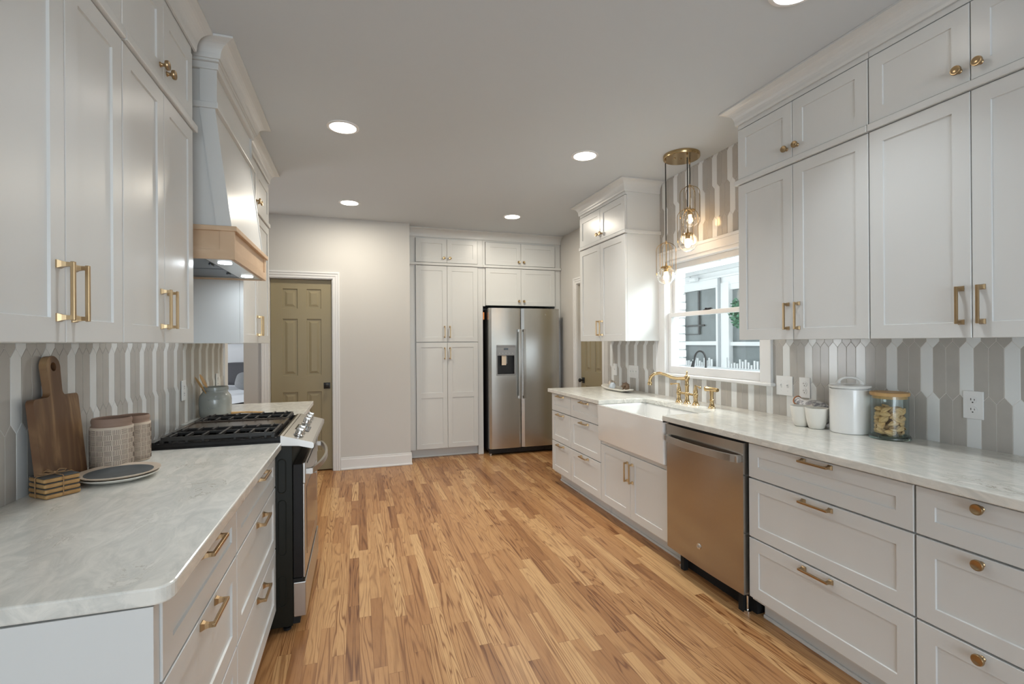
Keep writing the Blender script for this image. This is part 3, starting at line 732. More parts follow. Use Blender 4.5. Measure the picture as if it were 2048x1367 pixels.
# ------------------------------------------------------------------ dishwasher
dw = thing('dishwasher', 'stainless steel dishwasher with curved bar handle, between sink and drawers', 'dishwasher', (1.80, 2.528, 0), RIGHT)
wD = .614
mb = MB(); n = 16
def bow(x): return -.010*(1-((x-wD/2)/(wD/2))**2)
front_pts = [(wD*i/n, bow(wD*i/n)) for i in range(n+1)]
mb.prism(front_pts+[(wD, .045), (0, .045)], .122, .868, 'z')
door = mb.build('door_panel', 'steel_dw', dw)
mb = MB(); pts = []
for i in range(n+1):
    t_ = i/n; x = .012+(wD-.024)*t_; pts.append((x, -.018-.042*math.sin(PI*t_)**.55))
mb.prism(pts+[(p[0], p[1]+.010) for p in pts[::-1]], .770, .806, 'z')
mb.box(.010, .026, -.028, .002, .772, .804, .002); mb.box(wD-.026, wD-.010, -.028, .002, .772, .804, .002)
mb.build('handle', 'steel', door)
mb = MB(); mb.lathe([(.0155, -.0095), (.0155, -.013), (.014, -.0145), (0, -.0145)], (.300, 0, .238), 28, 'y'); bd = mb.build('badge', 'chrome', door)
mb = MB()
mb.tube([(.300+.0095*math.cos(a), -.0152, .238+.0095*math.sin(a)) for a in [i*PI/12 for i in range(25)]], .0008, 6)
mb.build('badge_ring', 'grey_plastic', door)
def text(txt, size, loc, rot, m, parent, ext=.0004, align='CENTER', name='lettering'):
    c = bpy.data.curves.new(name, 'FONT'); c.body = txt; c.size = size; c.extrude = ext; c.align_x = align; c.align_y = 'CENTER'
    o = bpy.data.objects.new(name, c); COL.objects.link(o)
    dg = bpy.context.evaluated_depsgraph_get(); me = bpy.data.meshes.new_from_object(o.evaluated_get(dg))
    bpy.data.objects.remove(o); me.materials.clear(); me.materials.append(MATS[m])
    o = bpy.data.objects.new(name, me); COL.objects.link(o); o.parent = parent; o.location = loc; o.rotation_euler = rot
    return o
text('GE', .011, (.300, -.0152, .238), (PI/2, 0, 0), 'grey_plastic', door)
mb = MB(); mb.box(.004, wD-.004, .045, .60, .10, .862); mb.box(.02, wD-.02, .10, .58, .0, .10)
mb.box(.06, .09, .05, .08, 0, .10); mb.box(wD-.09, wD-.06, .05, .08, 0, .10); mb.box(0, wD, .012, .05, .845, .878)
mb.build('tub', 'dark_gap', dw)
mb = MB()
for x in (.05, wD-.05): mb.lathe([(.018, 0), (.018, .012), (.006, .014), (.006, .10)], (x, .07, 0), 14)
mb.build('levelling_feet', 'chrome', dw)

# ------------------------------------------------------------------ pantry + refrigerator surround
pt = thing('pantry_cabinet', 'tall white pantry cabinet with three tiers of paired doors', 'pantry cabinet', (.567, 5.775, 0))
mb = MB(); mb.box(0, .905, .022, .60, .105, 2.70); mb.box(0, .085, .0, .03, .105, 2.70, .001); mb.box(.842, .905, .0, .62, 0, 2.70, .001)
mb.box(.02, .842, .075, .5, 0, .105); mb.box(.012, .842, .066, .076, 0, .016, .003); mb.box(.08, .845, .0, .03, ZU+.012, 2.70)
mb.build('body', 'cabinet', pt)
x0, x1, xm = .087, .838, .4605
front(pt, 'lower_door', x0, xm, .112, 1.377, 'pullb', xm-.032, 1.245, mid=.745, y=-.019); front(pt, 'lower_door', xm, x1, .112, 1.377, 'pullb', xm+.032, 1.245, mid=.745, y=-.019)
front(pt, 'middle_door', x0, xm, 1.381, 2.292, 'pullb', xm-.032, 1.503, y=-.019); front(pt, 'middle_door', xm, x1, 1.381, 2.292, 'pullb', xm+.032, 1.503, y=-.019)
front(pt, 'upper_door', x0, xm, 2.330, 2.616, 'knobb', xm-.036, 2.385, y=-.019); front(pt, 'upper_door', xm, x1, 2.330, 2.616, 'knobb', xm+.036, 2.385, y=-.019)
mb = MB(); mb.box(0, .905, -.030, .012, 2.296, 2.326, .004); mb.build('divider_rail', 'cabinet', pt)
fcab = thing('refrigerator_cabinet', 'white cabinet with four knobbed doors above the refrigerator', 'wall cabinet', (1.473, 5.775, 0))
mb = MB(); mb.box(.028, 1.037, .022, .60, 1.835, 2.70); mb.box(0, .030, .0, .03, 1.82, 2.70, .001); mb.box(.957, 1.037, 0, .03, 0, 2.70, .001); mb.box(.975, 1.037, 0.02, .60, 0, 1.84); mb.box(0, 1.037, .0, .03, ZU+.012, 2.70)
mb.build('body', 'cabinet', fcab)
x0, x1, xm = .032, .955, .4935
front(fcab, 'lower_door', x0, xm, 1.828, 2.292, 'knobb', xm-.033, 1.885, y=-.019); front(fcab, 'lower_door', xm, x1, 1.828, 2.292, 'knobb', xm+.033, 1.885, y=-.019)
front(fcab, 'upper_door', x0, xm, 2.330, 2.610, 'knobb', xm-.033, 2.377, y=-.019); front(fcab, 'upper_door', xm, x1, 2.330, 2.610, 'knobb', xm+.033, 2.377, y=-.019)
mb = MB(); mb.box(0, 1.037, -.030, .012, 2.296, 2.326, .004); mb.build('divider_rail', 'cabinet', fcab)

# ------------------------------------------------------------------ refrigerator
rf = thing('refrigerator', 'stainless side-by-side refrigerator with water dispenser', 'refrigerator', (1.500, 5.62, 0))
wF = .925
mb = MB(); mb.box(.008, wF-.008, .075, .80, .055, 1.775, .004); mb.build('body', 'black_plastic', rf)
def fdoor(x0, x1, name, hole=None):
    nseg = 14; pts = []
    for i in range(nseg+1):
        t_ = i/nseg; x = x0+(x1-x0)*t_; e = min(t_, 1-t_)
        pts.append((x, (.014*(1-min(1, e/.06))**2)-.006*math.sin(PI*t_)))
    mb = MB()
    if not hole:
        mb.prism(pts+[(x1, .07), (x0, .07)], .085, 1.79, 'z')
    else:
        hx0, hx1, hz0, hz1 = hole
        mb.prism(pts+[(x1, .07), (x0, .07)], .085, hz0, 'z'); mb.prism(pts+[(x1, .07), (x0, .07)], hz1, 1.79, 'z')
        L_ = [p for p in pts if p[0] <= hx0]; L_.append((hx0, -.005)); mb.prism(L_+[(hx0, .07), (x0, .07)], hz0, hz1, 'z')
        R_ = [p for p in pts if p[0] >= hx1]; R_.insert(0, (hx1, -.005)); mb.prism(R_+[(x1, .07), (hx1, .07)], hz0, hz1, 'z')
        mb.box(hx0, hx1, .062, .07, hz0, hz1)
    return mb.build(name, 'steel_v', rf)
H_ = (.100, .334, .975, 1.330)
dl_ = fdoor(.010, .412, 'freezer_door', H_); dr_ = fdoor(.420, wF, 'refrigerator_door')
for x, par in ((.388, dl_), (.444, dr_)):
    mb = MB(); N_ = 12; P_ = []
    for i in range(N_+1):
        t_ = i/N_; z = .685+t_*.845; P_.append((-.052-.012*math.sin(PI*t_), z))
    mb.prism(P_+[(p[0]+.012, p[1]) for p in P_[::-1]], x-.014, x+.014, 'x')
    for z in (.70, 1.515): mb.box(x-.010, x+.010, -.050, .002, z-.016, z+.016, .002)
    mb.build('handle', 'steel', par)
mb = MB(); hx0, hx1, hz0, hz1 = H_
mb.box(hx0-.004, hx1+.004, -.012, -.002, hz0-.006, hz0+.012, .003); mb.box(hx0-.004, hx0+.010, -.011, 0, hz0, hz1, .002); mb.box(hx1-.010, hx1+.004, -.011, 0, hz0, hz1, .002); mb.box(hx0-.004, hx1+.004, -.012, 0, hz1-.012, hz1+.010, .003)
disp = mb.build('dispenser', 'grey_plastic', dl_)
mb = MB(); mb.box(hx0+.008, hx1-.008, -.010, .004, 1.212, hz1-.008, .002); mb.build('control_panel', 'grey_plastic', disp)
mb = MB(); mb.box(hx0+.09, hx0+.145, -.0115, -.008, 1.280, 1.303, .001); mb.build('display', 'display', disp)
mb = MB()
for i in range(5): mb.lathe([(.006, -.0102), (.006, -.0112), (0, -.0112)], (hx0+.035+i*.041, 0, 1.240), 12, 'y')
mb.build('button_row', 'steel', disp)
mb = MB(); mb.box(hx0+.004, hx1-.004, .040, .061, hz0+.01, 1.215); mb.box(hx0+.004, hx0+.012, 0, .06, hz0+.01, 1.215); mb.box(hx1-.012, hx1-.004, 0, .06, hz0+.01, 1.215); mb.box(hx0+.004, hx1-.004, 0, .06, hz0+.006, hz0+.018)
mb.build('recess', 'black_plastic', disp)
mb = MB(); mb.box(.19, .24, .010, .028, 1.11, 1.205, .006); mb.build('paddle', 'grey_plastic', disp)
mb = MB(); mb.box(.165, .222, -.002, .004, 1.095, 1.212, .002); mb.build('hang_tag', 'paper', disp)
mb = MB(); mb.lathe([(.013, -.007), (.013, -.0095), (0, -.0095)], (.748, 0, 1.718), 20, 'y'); mb.build('badge', 'chrome', dr_)
text('GE', .010, (.748, -.0102, 1.718), (PI/2, 0, 0), 'grey_plastic', dr_)
mb = MB(); mb.box(.02, wF-.02, .05, .10, .018, .080, .002)
for i in range(9): mb.box(.06+i*.095, .12+i*.095, .046, .052, .035, .060, .001)
mb.build('base_grille', 'black_plastic', rf)
mb = MB()
for x in (.045, wF-.045):
    for y in (.09, .74): mb.lathe([(.022, 0), (.022, .018), (.009, .020), (.009, .06)], (x, y, 0), 16)
mb.build('levelling_feet', 'chrome', rf)
mb = MB(); mb.box(1.474, 1.488, 5.765, 5.7745, 1.655, 1.745, .002)
tag(mb.build('hang_tag', 'tag_orange'), 'small orange tag stuck beside the top left corner of the refrigerator', 'tag')

# ------------------------------------------------------------------ gas range
rg = thing('gas_range', 'stainless and black slide-in gas range on the left side', 'range', (-.300, 2.506, 0), LEFT)
wG = .758
mb = MB(); mb.box(0, wG, 0, .55, .03, .895, .003)
def embossed(zc_, zh, y0, y1):
    pts = []
    for i in range(33):
        a = 2*PI*i/32; r = (y1-y0)/2
        pts.append((-.0005, (y0+y1)/2+r*math.cos(a), zc_+(zh-r)*(1 if math.sin(a) > 0 else -1)+r*math.sin(a)))
    mb.tube(pts, .0022, 6, cap=False)
embossed(.745, .08, .028, .062); embossed(.50, .13, .028, .062); embossed(.20, .07, .028, .062)
mb.build('body', 'black_side', rg)
mb = MB(); mb.box(-.003, wG+.003, .048, .585, .893, .914, .004)
mb.box(.0, wG, .035, .065, .91, .935, .003); mb.box(0, .018, .05, .585, .91, .930, .003); mb.box(wG-.018, wG, .05, .585, .91, .930, .003); mb.box(0, wG, .555, .585, .91, .938, .003)
ct = mb.build('cooktop', 'black_enamel', rg)
# control panel
mb = MB()
mb.prism([(.050, .938), (-.088, .898), (-.096, .892), (-.096, .874), (-.090, .868), (-.03, .884), (.050, .890)], -.003, wG+.003, 'x')
cp = mb.build('control_panel', 'steel', rg)
nrm = Vector((0, -.040, .138)).normalized(); ang = math.atan2(.040, .138)
for x in (.085, .165, .44, .545, .655):
    k = MB(); k.lathe([(.024, 0), (.024, .004), (.0195, .008), (.0185, .026), (.016, .030), (0, .030)], n=26); k.box(-.004, .004, -.017, .017, .028, .036, .002)
    k.build('knob', 'chrome', cp, (x, -.020, .9195), (ang, 0, 0))
k = MB(); k.box(-.075, .075, -.035, .035, 0, .002, .001); k.build('display', 'display', cp, (.305, -.020, .9185), (ang, 0, 0))
# grates
def grate(x0, x1, y0, y1):
    g = MB(); z0, z1 = .945, .957; w_ = .0055
    for y in (y0, y1): g.box(x0, x1, y-w_, y+w_, z0-.012, z1-.002, .002)
    for x in (x0, x1): g.box(x-w_, x+w_, y0, y1, z0-.008, z1-.002, .002)
    g.box((x0+x1)/2-w_*.8, (x0+x1)/2+w_*.8, y0, y1, z0, z1, .002)
    nb = 7
    for i in range(nb):
        y = y0+(y1-y0)*(i+.5)/nb
        if i == 3: g.box(x0, x1, y-w_, y+w_, z0, z1+.002, .002); continue
        for a, b in ((x0, x0+(x1-x0)*.36), (x1, x1-(x1-x0)*.36)):
            g.box(min(a, b), max(a, b), y-w_*.8, y+w_*.8, z0+.002, z1+.004, .002)
            g.box(a-w_, a+w_, y-w_, y+w_, .914, z1+.004, .002)
    for x in (x0, x1):
        for y in (y0, y1): g.box(x-.008, x+.008, y-.008, y+.008, .912, z0, .002)
    return g
for xa, xb in ((.022, .262), (.496, .736)): grate(xa, xb, .085, .535).build('grate', 'cast_iron', ct)
g = MB(); g.box(.275, .483, .085, .535, .935, .947, .004); g.box(.29, .468, .10, .52, .945, .949, .003)
for x in (.272, .486):
    g.box(x-.004, x+.004, .085, .535, .925, .955, .002)
for y in (.08, .54): g.box(.275, .483, y-.006, y+.006, .915, .953, .002)
g.build('griddle', 'griddle', ct)
for x, y in ((.142, .19), (.142, .43), (.616, .19), (.616, .43)):
    b_ = MB(); b_.lathe([(.048, .913), (.046, .920), (.034, .922), (.034, .930), (.030, .934), (0, .935)], (x, y, 0), 26); b_.build('burner', 'cast_iron', ct)
# oven door, drawer
mb = MB(); mb.box(.006, wG-.006, -.045, -.001, .252, .795, .003); od = mb.build('oven_door', 'black_enamel', rg)
mb = MB(); mb.box(.006, wG-.006, -.058, -.045, .700, .800, .003); mb.box(.006, wG-.006, -.054, -.045, .252, .700, .002); dp = mb.build('door_trim', 'steel', od)
mb = MB(); mb.box(.09, wG-.09, -.0555, -.050, .33, .665, .002); mb.build('oven_window', 'display', od)
mb = MB()
for i in range(12): mb.box(.08+i*.052, .118+i*.052, -.0595, -.057, .780, .786)
mb.build('vent_slots', 'dark_gap', od)
mb = MB(); P_ = []
for i in range(19):
    t_ = i/18; P_.append((.03+(wG-.06)*t_, -.085-.050*math.sin(PI*t_)**.8))
mb.prism(P_+[(p[0], p[1]+.012) for p in P_[::-1]], .738, .766, 'z')
for x in (.030, wG-.046): mb.box(x, x+.016, -.090, -.055, .738, .766, .002)
mb.build('handle', 'steel', od)
mb = MB(); mb.box(.004, wG-.004, -.058, -.001, .068, .232, .004); dd = mb.build('storage_drawer', 'steel', rg)
mb = MB(); mb.box(.004, wG-.004, -.040, -.001, .234, .250); mb.box(.01, wG-.01, -.03, 0, .035, .068); mb.build('kick_plate', 'dark_gap', rg)
mb = MB()
for x in (.04, wG-.04):
    for y in (.03, .50): mb.lathe([(.018, 0), (.018, .010), (.008, .012), (.008, .035)], (x, y, 0), 14)
mb.build('levelling_feet', 'black_plastic', rg)

# ------------------------------------------------------------------ recessed lights
lamp_lab = {0: 'large round recessed ceiling light above the gas range', 1: 'round recessed ceiling light left of the pendant canopy',
            2: 'small round recessed ceiling light near the left rear door', 3: 'small round recessed ceiling light before the refrigerator',
            4: 'recessed ceiling light cut by the top edge, before the right wall cabinets', 5: 'recessed ceiling light overhead near the left cabinets'}
lp = [(-.080, 3.195), (1.580, 3.175), (-.067, 4.89), (1.592, 4.94), (1.617, 1.432), (.02, 1.45)]
ring = MB(); ring.lathe([(.098, 0), (.098, -.004), (.090, -.008), (.080, -.007), (.078, -.002), (.078, 0)], n=40)
disk = MB(); disk.lathe([(0, -.0045), (.079, -.0045)], n=36)
rm, dm = ring.mesh('trim_ring', 'trimpaint'), disk.mesh('lens', 'lens_emit')
for i, (x, y) in enumerate(lp):
    t = thing('recessed_light', lamp_lab[i], 'ceiling light', (x, y, ZC), 0, 'recessed ceiling lights')
    for nm, me in (('trim_ring', rm), ('lens', dm)):
        o = bpy.data.objects.new(nm, me); COL.objects.link(o); o.parent = t
    area('downlight', (0, 0, -.012), (0, 0, -1), .15, .15, (11.0 if y > 4 else ((8.2 if x > 1 else 5.2) if y > 2 else 3.1)), (1, .91, .76) if y > 4 else ((1, .96, .89) if y > 2 else (.90, .96, 1)), t, 'DISK', PI if y > 4 else (2.1 if y > 2 else 1.75))

# ------------------------------------------------------------------ pendant cluster
pd = thing('pendant_cluster', 'brass cluster pendant of three caged glass globes before the window', 'pendant lamp', (2.250, 2.962, ZC))
mb = MB(); mb.lathe([(.128, -.0005), (.128, -.024), (.125, -.028), (0, -.028)], n=48)
cn = mb.build('canopy', 'gold', pd)
mb = MB()
for x, y in ((-.052, .008), (-.005, .003), (.045, .0)): mb.box(x-.006, x+.006, y-.006, y+.006, -.031, -.027, .001)
mb.build('canopy_screws', 'brass', cn)
for (px, py, zc_) in ((2.162, 3.030, 1.855), (2.242, 2.888, 2.073), (2.350, 3.000, 2.280)):
    x, y, z = px-2.250, py-2.962, zc_-ZC
    top = z+.240
    mb = MB(); mb.tube([(x, y, -.028), (x+.0015, y, (top-.03)/2), (x, y, top)], .0038, 8); cd = mb.build('cord', 'cord_black', pd)
    mb = MB(); mb.lathe([(.006, -.028), (.006, -.042), (.004, -.046)], (x, y, 0), 14); mb.lathe([(.005, top+.014), (.007, top+.006), (.007, top-.006), (.005, top-.010)], (x, y, 0), 14); mb.build('cord_grip', 'antique_brass', cd)
    mb = MB(); r = .069
    for k in range(6):
        a = 2*PI*k/6+.3; P_ = [(x, y, top)]
        for i in range(1, 9):
            b_ = i/8*PI/2; P_.append((x+r*math.sin(b_)*math.cos(a), y+r*math.sin(b_)*math.sin(a), top-.052*(1-math.cos(b_))))
        P_.append((x+r*math.cos(a), y+r*math.sin(a), z+.005)); mb.tube(P_, .0021, 7)
    mb.build('wire_cage', 'gold', pd)
    mb = MB(); mb.tube([(x, y, top), (x+.002, y, top-.07), (x, y, z+.075)], .0035, 8); mb.lathe([(.004, z+.10), (.006, z+.085), (.008, z+.072), (.038, z+.064), (.040, z+.058), (.036, z+.052), (.017, z+.050), (.016, z+.026), (0, z+.026)], (x, y, 0), 28)
    mb.build('socket', 'gold', pd)
    mb = MB(); bm = bmesh.new(); bmesh.ops.create_uvsphere(bm, u_segments=36, v_segments=24, radius=.066); bmesh.ops.translate(bm, verts=bm.verts, vec=(x, y, z)); mb.bm(bm, 0, True)
    bm = bmesh.new(); bmesh.ops.create_uvsphere(bm, u_segments=36, v_segments=24, radius=.061); bmesh.ops.translate(bm, verts=bm.verts, vec=(x, y, z)); bmesh.ops.reverse_faces(bm, faces=bm.faces); mb2 = MB()
    me = bpy.data.meshes.new('globe'); 
    bmo = bmesh.new()
    bmesh.ops.create_uvsphere(bmo, u_segments=36, v_segments=24, radius=.066)
    bmi = bmesh.new(); bmesh.ops.create_uvsphere(bmi, u_segments=36, v_segments=24, radius=.0625); bmesh.ops.reverse_faces(bmi, faces=bmi.faces)
    tmp = bpy.data.meshes.new('inner'); bmi.to_mesh(tmp); bmo.from_mesh(tmp); bmi.free(); bm.free()
    for f in bmo.faces: f.smooth = True
    bmo.to_mesh(me); bmo.free(); me.materials.append(MATS['globe_glass'])
    gb = bpy.data.objects.new('globe', me); COL.objects.link(gb); gb.parent = pd; gb.location = (x, y, z)
    mb = MB(); mb.lathe([(.012, z+.028), (.014, z+.012), (.020, z-.006), (.021, z-.018), (.015, z-.032), (0, z-.038)], (x, y, 0), 20); mb.build('bulb', 'bulb_emit', pd)
    pl = bpy.data.lights.new('bulb_light', 'POINT'); pl.energy = .6; pl.color = (1, .72, .45); pl.shadow_soft_size = .10
    po = bpy.data.objects.new('bulb_light', pl); COL.objects.link(po); po.parent = pd; po.location = (x-.0, y, z-.12)

# ------------------------------------------------------------------ outlets and switches
def plate(label, cat, loc, rz, gangs, name='outlet'):
    t = thing(name, label, cat, loc, rz)
    w = .072+.046*(gangs.__len__()-1)
    mb = MB(); mb.box(-w/2, w/2, -.005, 0, -.059, .059, .003); mb.build('cover_plate', 'plastic_white', t)
    for i, g in enumerate(gangs):
        x = (i-(len(gangs)-1)/2)*.046
        if g == 'o':
            for z in (-.0205, .0205):
                mb = MB(); mb.lathe([(.0165, -.004), (.0165, -.0065), (0, -.0065)], (x, 0, z), 24, 'y'); s_ = mb.build('socket', 'plastic_white', t)
                mb = MB(); mb.box(x-.0075, x-.0050, -.0072, -.006, z-.001, z+.008); mb.box(x+.0050, x+.0072, -.0072, -.006, z-.001, z+.006); mb.lathe([(.0028, -.006), (.0028, -.0072), (0, -.0072)], (x, 0, z-.009), 12, 'y'); mb.build('slots', 'slot_dark', s_)
        else:
            mb = MB(); mb.box(x-.005, x+.005, -.0065, -.004, -.012, .012, .001); mb.box(x-.0035, x+.0035, -.015, -.005, .000, .009, .002)
            mb.lathe([(.003, -.004), (.003, -.006), (0, -.006)], (x, 0, .030), 10, 'y'); mb.lathe([(.003, -.004), (.003, -.006), (0, -.006)], (x, 0, -.030), 10, 'y'); mb.build('toggle', 'plastic_white', t)
    return t
plate('white two-toggle light switch just right of the kitchen window', 'light switch', (WR, 2.292, 1.097), RIGHT, 'ss', 'light_switch')
plate('white duplex outlet above the small cups, right of the light switch', 'outlet', (WR, 2.152, 1.097), RIGHT, 'o')
plate('white duplex outlet on the tiles right of the pasta jar', 'outlet', (WR, 1.347, 1.094), RIGHT, 'o')
plate('white single switch plate on the tiles nearest the right door', 'light switch', (WR, 4.320, 1.092), RIGHT, 's', 'light_switch')
plate('white three-gang switch plate above the shell tray', 'light switch', (WR, 3.978, 1.088), RIGHT, 'sss', 'light_switch')
plate('white outlet on the left tiles behind the grey crock', 'outlet', (WL+.004, 3.30, 1.10), LEFT, 'o')
plate('pale outlet at the far end of the left tiles', 'outlet', (WL+.004, 4.02, 1.10), LEFT, 'o')

# ------------------------------------------------------------------ things on the right worktop
def bowl_cup(label, x, y):
    mb = MB(); mb.lathe([(0, 0), (.030, 0), (.036, .004), (.044, .03), (.050, .065), (.054, .102), (.0545, .107), (.0525, .107), (.048, .07), (.041, .03), (.030, .012), (0, .010)], (0, 0, 0), 40)
    o = mb.build('cup', 'matte_cream'); o.location = (x, y, ZT+.0005); return tag(o, label, 'cup')
bowl_cup('small white cup on the right worktop, farther from the canister', 2.266, 1.992)
bowl_cup('small white cup partly hidden behind the tall canister', 2.268, 1.906)
cnr = thing('canister', 'tall white ceramic canister with arched lid handle', 'canister', (2.330, 1.775, ZT+.0005))
mb = MB(); mb.lathe([(0, 0), (.082, 0), (.086, .004), (.087, .215), (.084, .218), (.081, .214), (.078, .01), (0, .008)], n=56); mb.build('jar_body', 'porcelain', cnr)
mb = MB(); mb.lathe([(.077, .212), (.077, .220), (.088, .222), (.090, .229), (.087, .234), (.05, .240), (0, .241)], n=56)
P_ = []
for i in range(17):
    a = PI*i/16; P_.append((-.020*math.cos(a)*1.2, .040*math.cos(a)*1.05, .236+.036*math.sin(a)**.8))
rr_ = [.013, .011, .008, .0065]+[.006]*9+[.0065, .008, .011, .013]
mb.tube(P_, rr_, 12); mb.build('lid', 'porcelain', cnr)
jr = thing('pasta_jar', 'clear glass jar of pasta shells with wooden lid', 'jar', (2.352, 1.602, ZT+.0005))
mb = MB(); mb.lathe([(0, 0), (.076, 0), (.080, .004), (.080, .012), (.076, .018), (0, .018)], n=48); mb.build('glass_base', 'thick_glass', jr)
mb = MB(); mb.lathe([(.072, .019), (.072, .198), (.0695, .198), (.0695, .019)], n=48); mb.build('glass_wall', 'jar_glass', jr)
mb = MB(); mb.lathe([(0, .186), (.067, .186), (.068, .199), (.075, .200), (.076, .212), (.073, .215), (0, .215)], n=48); mb.build('lid', 'bamboo', jr)
def shell_mesh():
    mb = MB(); n, m = 14, 20; vs = []; fs = []
    for i in range(n+1):
        u = i/n; L_ = .025
        for j in range(m+1):
            v = j/m; a = (v-.5)*PI*1.45; r = .0165*math.sin(PI*(.05+.90*u))**1.15
            rip = (1+.10*math.sin(v*44))*(1-.45*abs(v-.5)**2*2)
            vs.append(((u-.5)*2*L_, math.sin(a)*r*rip, -math.cos(a)*r*rip*.95))
    for i in range(n):
        for j in range(m): k = i*(m+1)+j; fs.append((k, k+1, k+m+2, k+m+1))
    mb.add(vs, fs, 0, True)
    return mb.mesh('pasta_shell', 'pasta')
sm_ = shell_mesh(); rnd = random.Random(3); cnt = 0
sol = bpy.data.meshes
for lay in range(6):
    for k in range(10):
        a = 2*PI*(k+rnd.random()*.6)/ (7 if k < 7 else 3) + lay; r = (.043 if k < 7 else .016)
        z = .034+lay*.0195+rnd.uniform(-.003, .003)+(0 if lay < 5 else rnd.uniform(-.004, .006))
        o = bpy.data.objects.new('pasta_shell', sm_); COL.objects.link(o)
        o.location = (2.352+r*math.cos(a), 1.602+r*math.sin(a), ZT+z); o.rotation_euler = (rnd.uniform(-1.1, 1.1)+(PI if rnd.random() < .6 else 0), rnd.uniform(-.7, .7), a+PI/2+rnd.uniform(-.7, .7))
        tag(o, 'dry pasta shell in the glass jar on the right worktop', 'pasta shell', 'pasta shells in the glass jar')
bt = thing('marbled_bottle', 'grey marbled ceramic vessel with copper rim behind the cups', 'bottle', (2.392, 2.03, ZT+.078))
mb = MB(); mb.lathe([(0, -.115), (.03, -.115), (.052, -.09), (.060, -.045), (.054, 0), (.035, .045), (.021, .075), (.018, .105), (.022, .125), (.018, .126), (.014, .11), (0, .10)], n=40, axis='y')
o = mb.build('vessel_body', 'marble', bt); o.rotation_euler = (.30, 0, -.15)
mb = MB(); mb.tube([(.023*math.cos(a), .126, .023*math.sin(a)) for a in [i*PI/12 for i in range(25)]], .0035, 8); o = mb.build('copper_rim', 'copper', bt); o.rotation_euler = (.30, 0, -.15)
# tray with shells
mb = MB(); N_ = 40; rings_ = []
for ins, z in ((.0, .020), (.008, .023), (.018, .018), (.05, .010), (.3, .008)):
    pass
def leaf_ring(s, z):
    out = []
    for i in range(N_):
        a = 2*PI*i/N_; yy = .31*math.cos(a)*s; xx = .085*math.sin(a)*s*(1+.25*math.cos(a)); out.append((xx, yy, z+.014*abs(math.cos(a))**6))
    return out
prof_ = [(.62, 0), (.92, .010), (1.0, .022), (.985, .025), (.9, .016), (.6, .009)]
vs = []; fs = []
for s_, z in prof_: vs += leaf_ring(s_, z if s_ > .7 else z)
for j in range(len(prof_)-1):
    for i in range(N_): k = (i+1) % N_; fs.append((j*N_+i, j*N_+k, (j+1)*N_+k, (j+1)*N_+i))
fs.append(list(range(N_))[::-1]); fs.append([(len(prof_)-1)*N_+i for i in range(N_)]); mb.add(vs, fs, 0, True)
for i, v_ in enumerate(mb.v):
    pass
o = mb.build('leaf_tray', 'matte_cream'); o.location = (2.325, 4.02, ZT+.0005); o.rotation_euler = (0, 0, -.10)
tag(o, 'long pale leaf-shaped tray holding seashells on the far right worktop', 'tray')
def conch(label, loc, rot, sc, m):
    mb = MB(); P_ = []; R_ = []
    for i in range(60):
        t_ = i/59; a = t_*PI*5.5; r = .028*t_**1.3; P_.append((r*math.cos(a)+.0, r*math.sin(a), .075*(1-t_)**.9)); R_.append(.002+.022*t_**1.25)
    mb.tube(P_, R_, 12)
    for k in range(7):
        a = k*2*PI/7; mb.tube([(.030*math.cos(a), .030*math.sin(a), .010), (.050*math.cos(a), .050*math.sin(a), .020)], [.010, .002], 8)
    o = mb.build('seashell', m); o.location = loc; o.rotation_euler = rot; o.scale = (sc,)*3; return tag(o, label, 'seashell')
conch('cream spiky seashell at the far end of the leaf tray', (2.318, 4.13, ZT+.052), (1.2, .3, .5), .85, 'shell_cream')
conch('brown striped seashell at the near end of the leaf tray', (2.335, 3.90, ZT+.046), (1.45, 0, 2.6), .85, 'shell_brown')
mb = MB(); mb.sphere((0, 0, 0), .030, (1, .7, 1.1), 22); 
for k in range(5): mb.tube([(-.02+k*.01, .020, -.028), (-.02+k*.01, .024, .0), (-.012+k*.006, .012, .031)], .003, 7)
o = mb.build('seashell', 'shell_blue'); o.location = (2.275, 4.02, ZT+.044); o.rotation_euler = (.1, .2, .3); tag(o, 'small pale blue scallop seashell between the two larger shells', 'seashell')

# ------------------------------------------------------------------ things on the left worktops
# cutting board
def board_outline():
    w, h, hw2, r = .125, .295, .038, .022
    pts = []
    def arc(cx_, cz_, r_, a0, a1, n_=8):
        for i in range(n_+1):
            a = a0+(a1-a0)*i/n_; pts.append((cx_+r_*math.cos(a), cz_+r_*math.sin(a)))
    arc(w-r, r, r, -PI/2, 0); arc(w-r*.7, h-r*.7, r*.7, 0, PI/2)
    arc(.052, h+.018, .018, -PI/2, -PI, 5)
    arc(0, h+.095, hw2, -.25, PI+.25, 18)
    arc(-.052, h+.018, .018, 0, -PI/2, 5)
    arc(-w+r*.7, h-r*.7, r*.7, PI/2, PI); arc(-w+r, r, r, PI, 1.5*PI)
    return pts
out = board_outline(); nO = len(out); hc = (0, .392); hr = .015
cb = thing('cutting_board', 'dark grained wooden cutting board with handle hole leaning on left tiles', 'cutting board', (-.938, 1.975, ZL))
mb = MB()
bm = bmesh.new(); hn = 20
for side in (0, 1):
    x = side*.020
    ov = [bm.verts.new((x, p[0], p[1])) for p in out]; hv = [bm.verts.new((x, hr*math.cos(2*PI*i/hn), hc[1]+hr*math.sin(2*PI*i/hn))) for i in range(hn)]
    es = [bm.edges.new((ov[i], ov[(i+1) % nO])) for i in range(nO)]+[bm.edges.new((hv[i], hv[(i+1) % hn])) for i in range(hn)]
    bmesh.ops.triangle_fill(bm, edges=es, use_beauty=True)
    if side == 0: o0, h0 = ov, hv
for i in range(nO): bm.faces.new((o0[i], o0[(i+1) % nO], ov[(i+1) % nO], ov[i]))
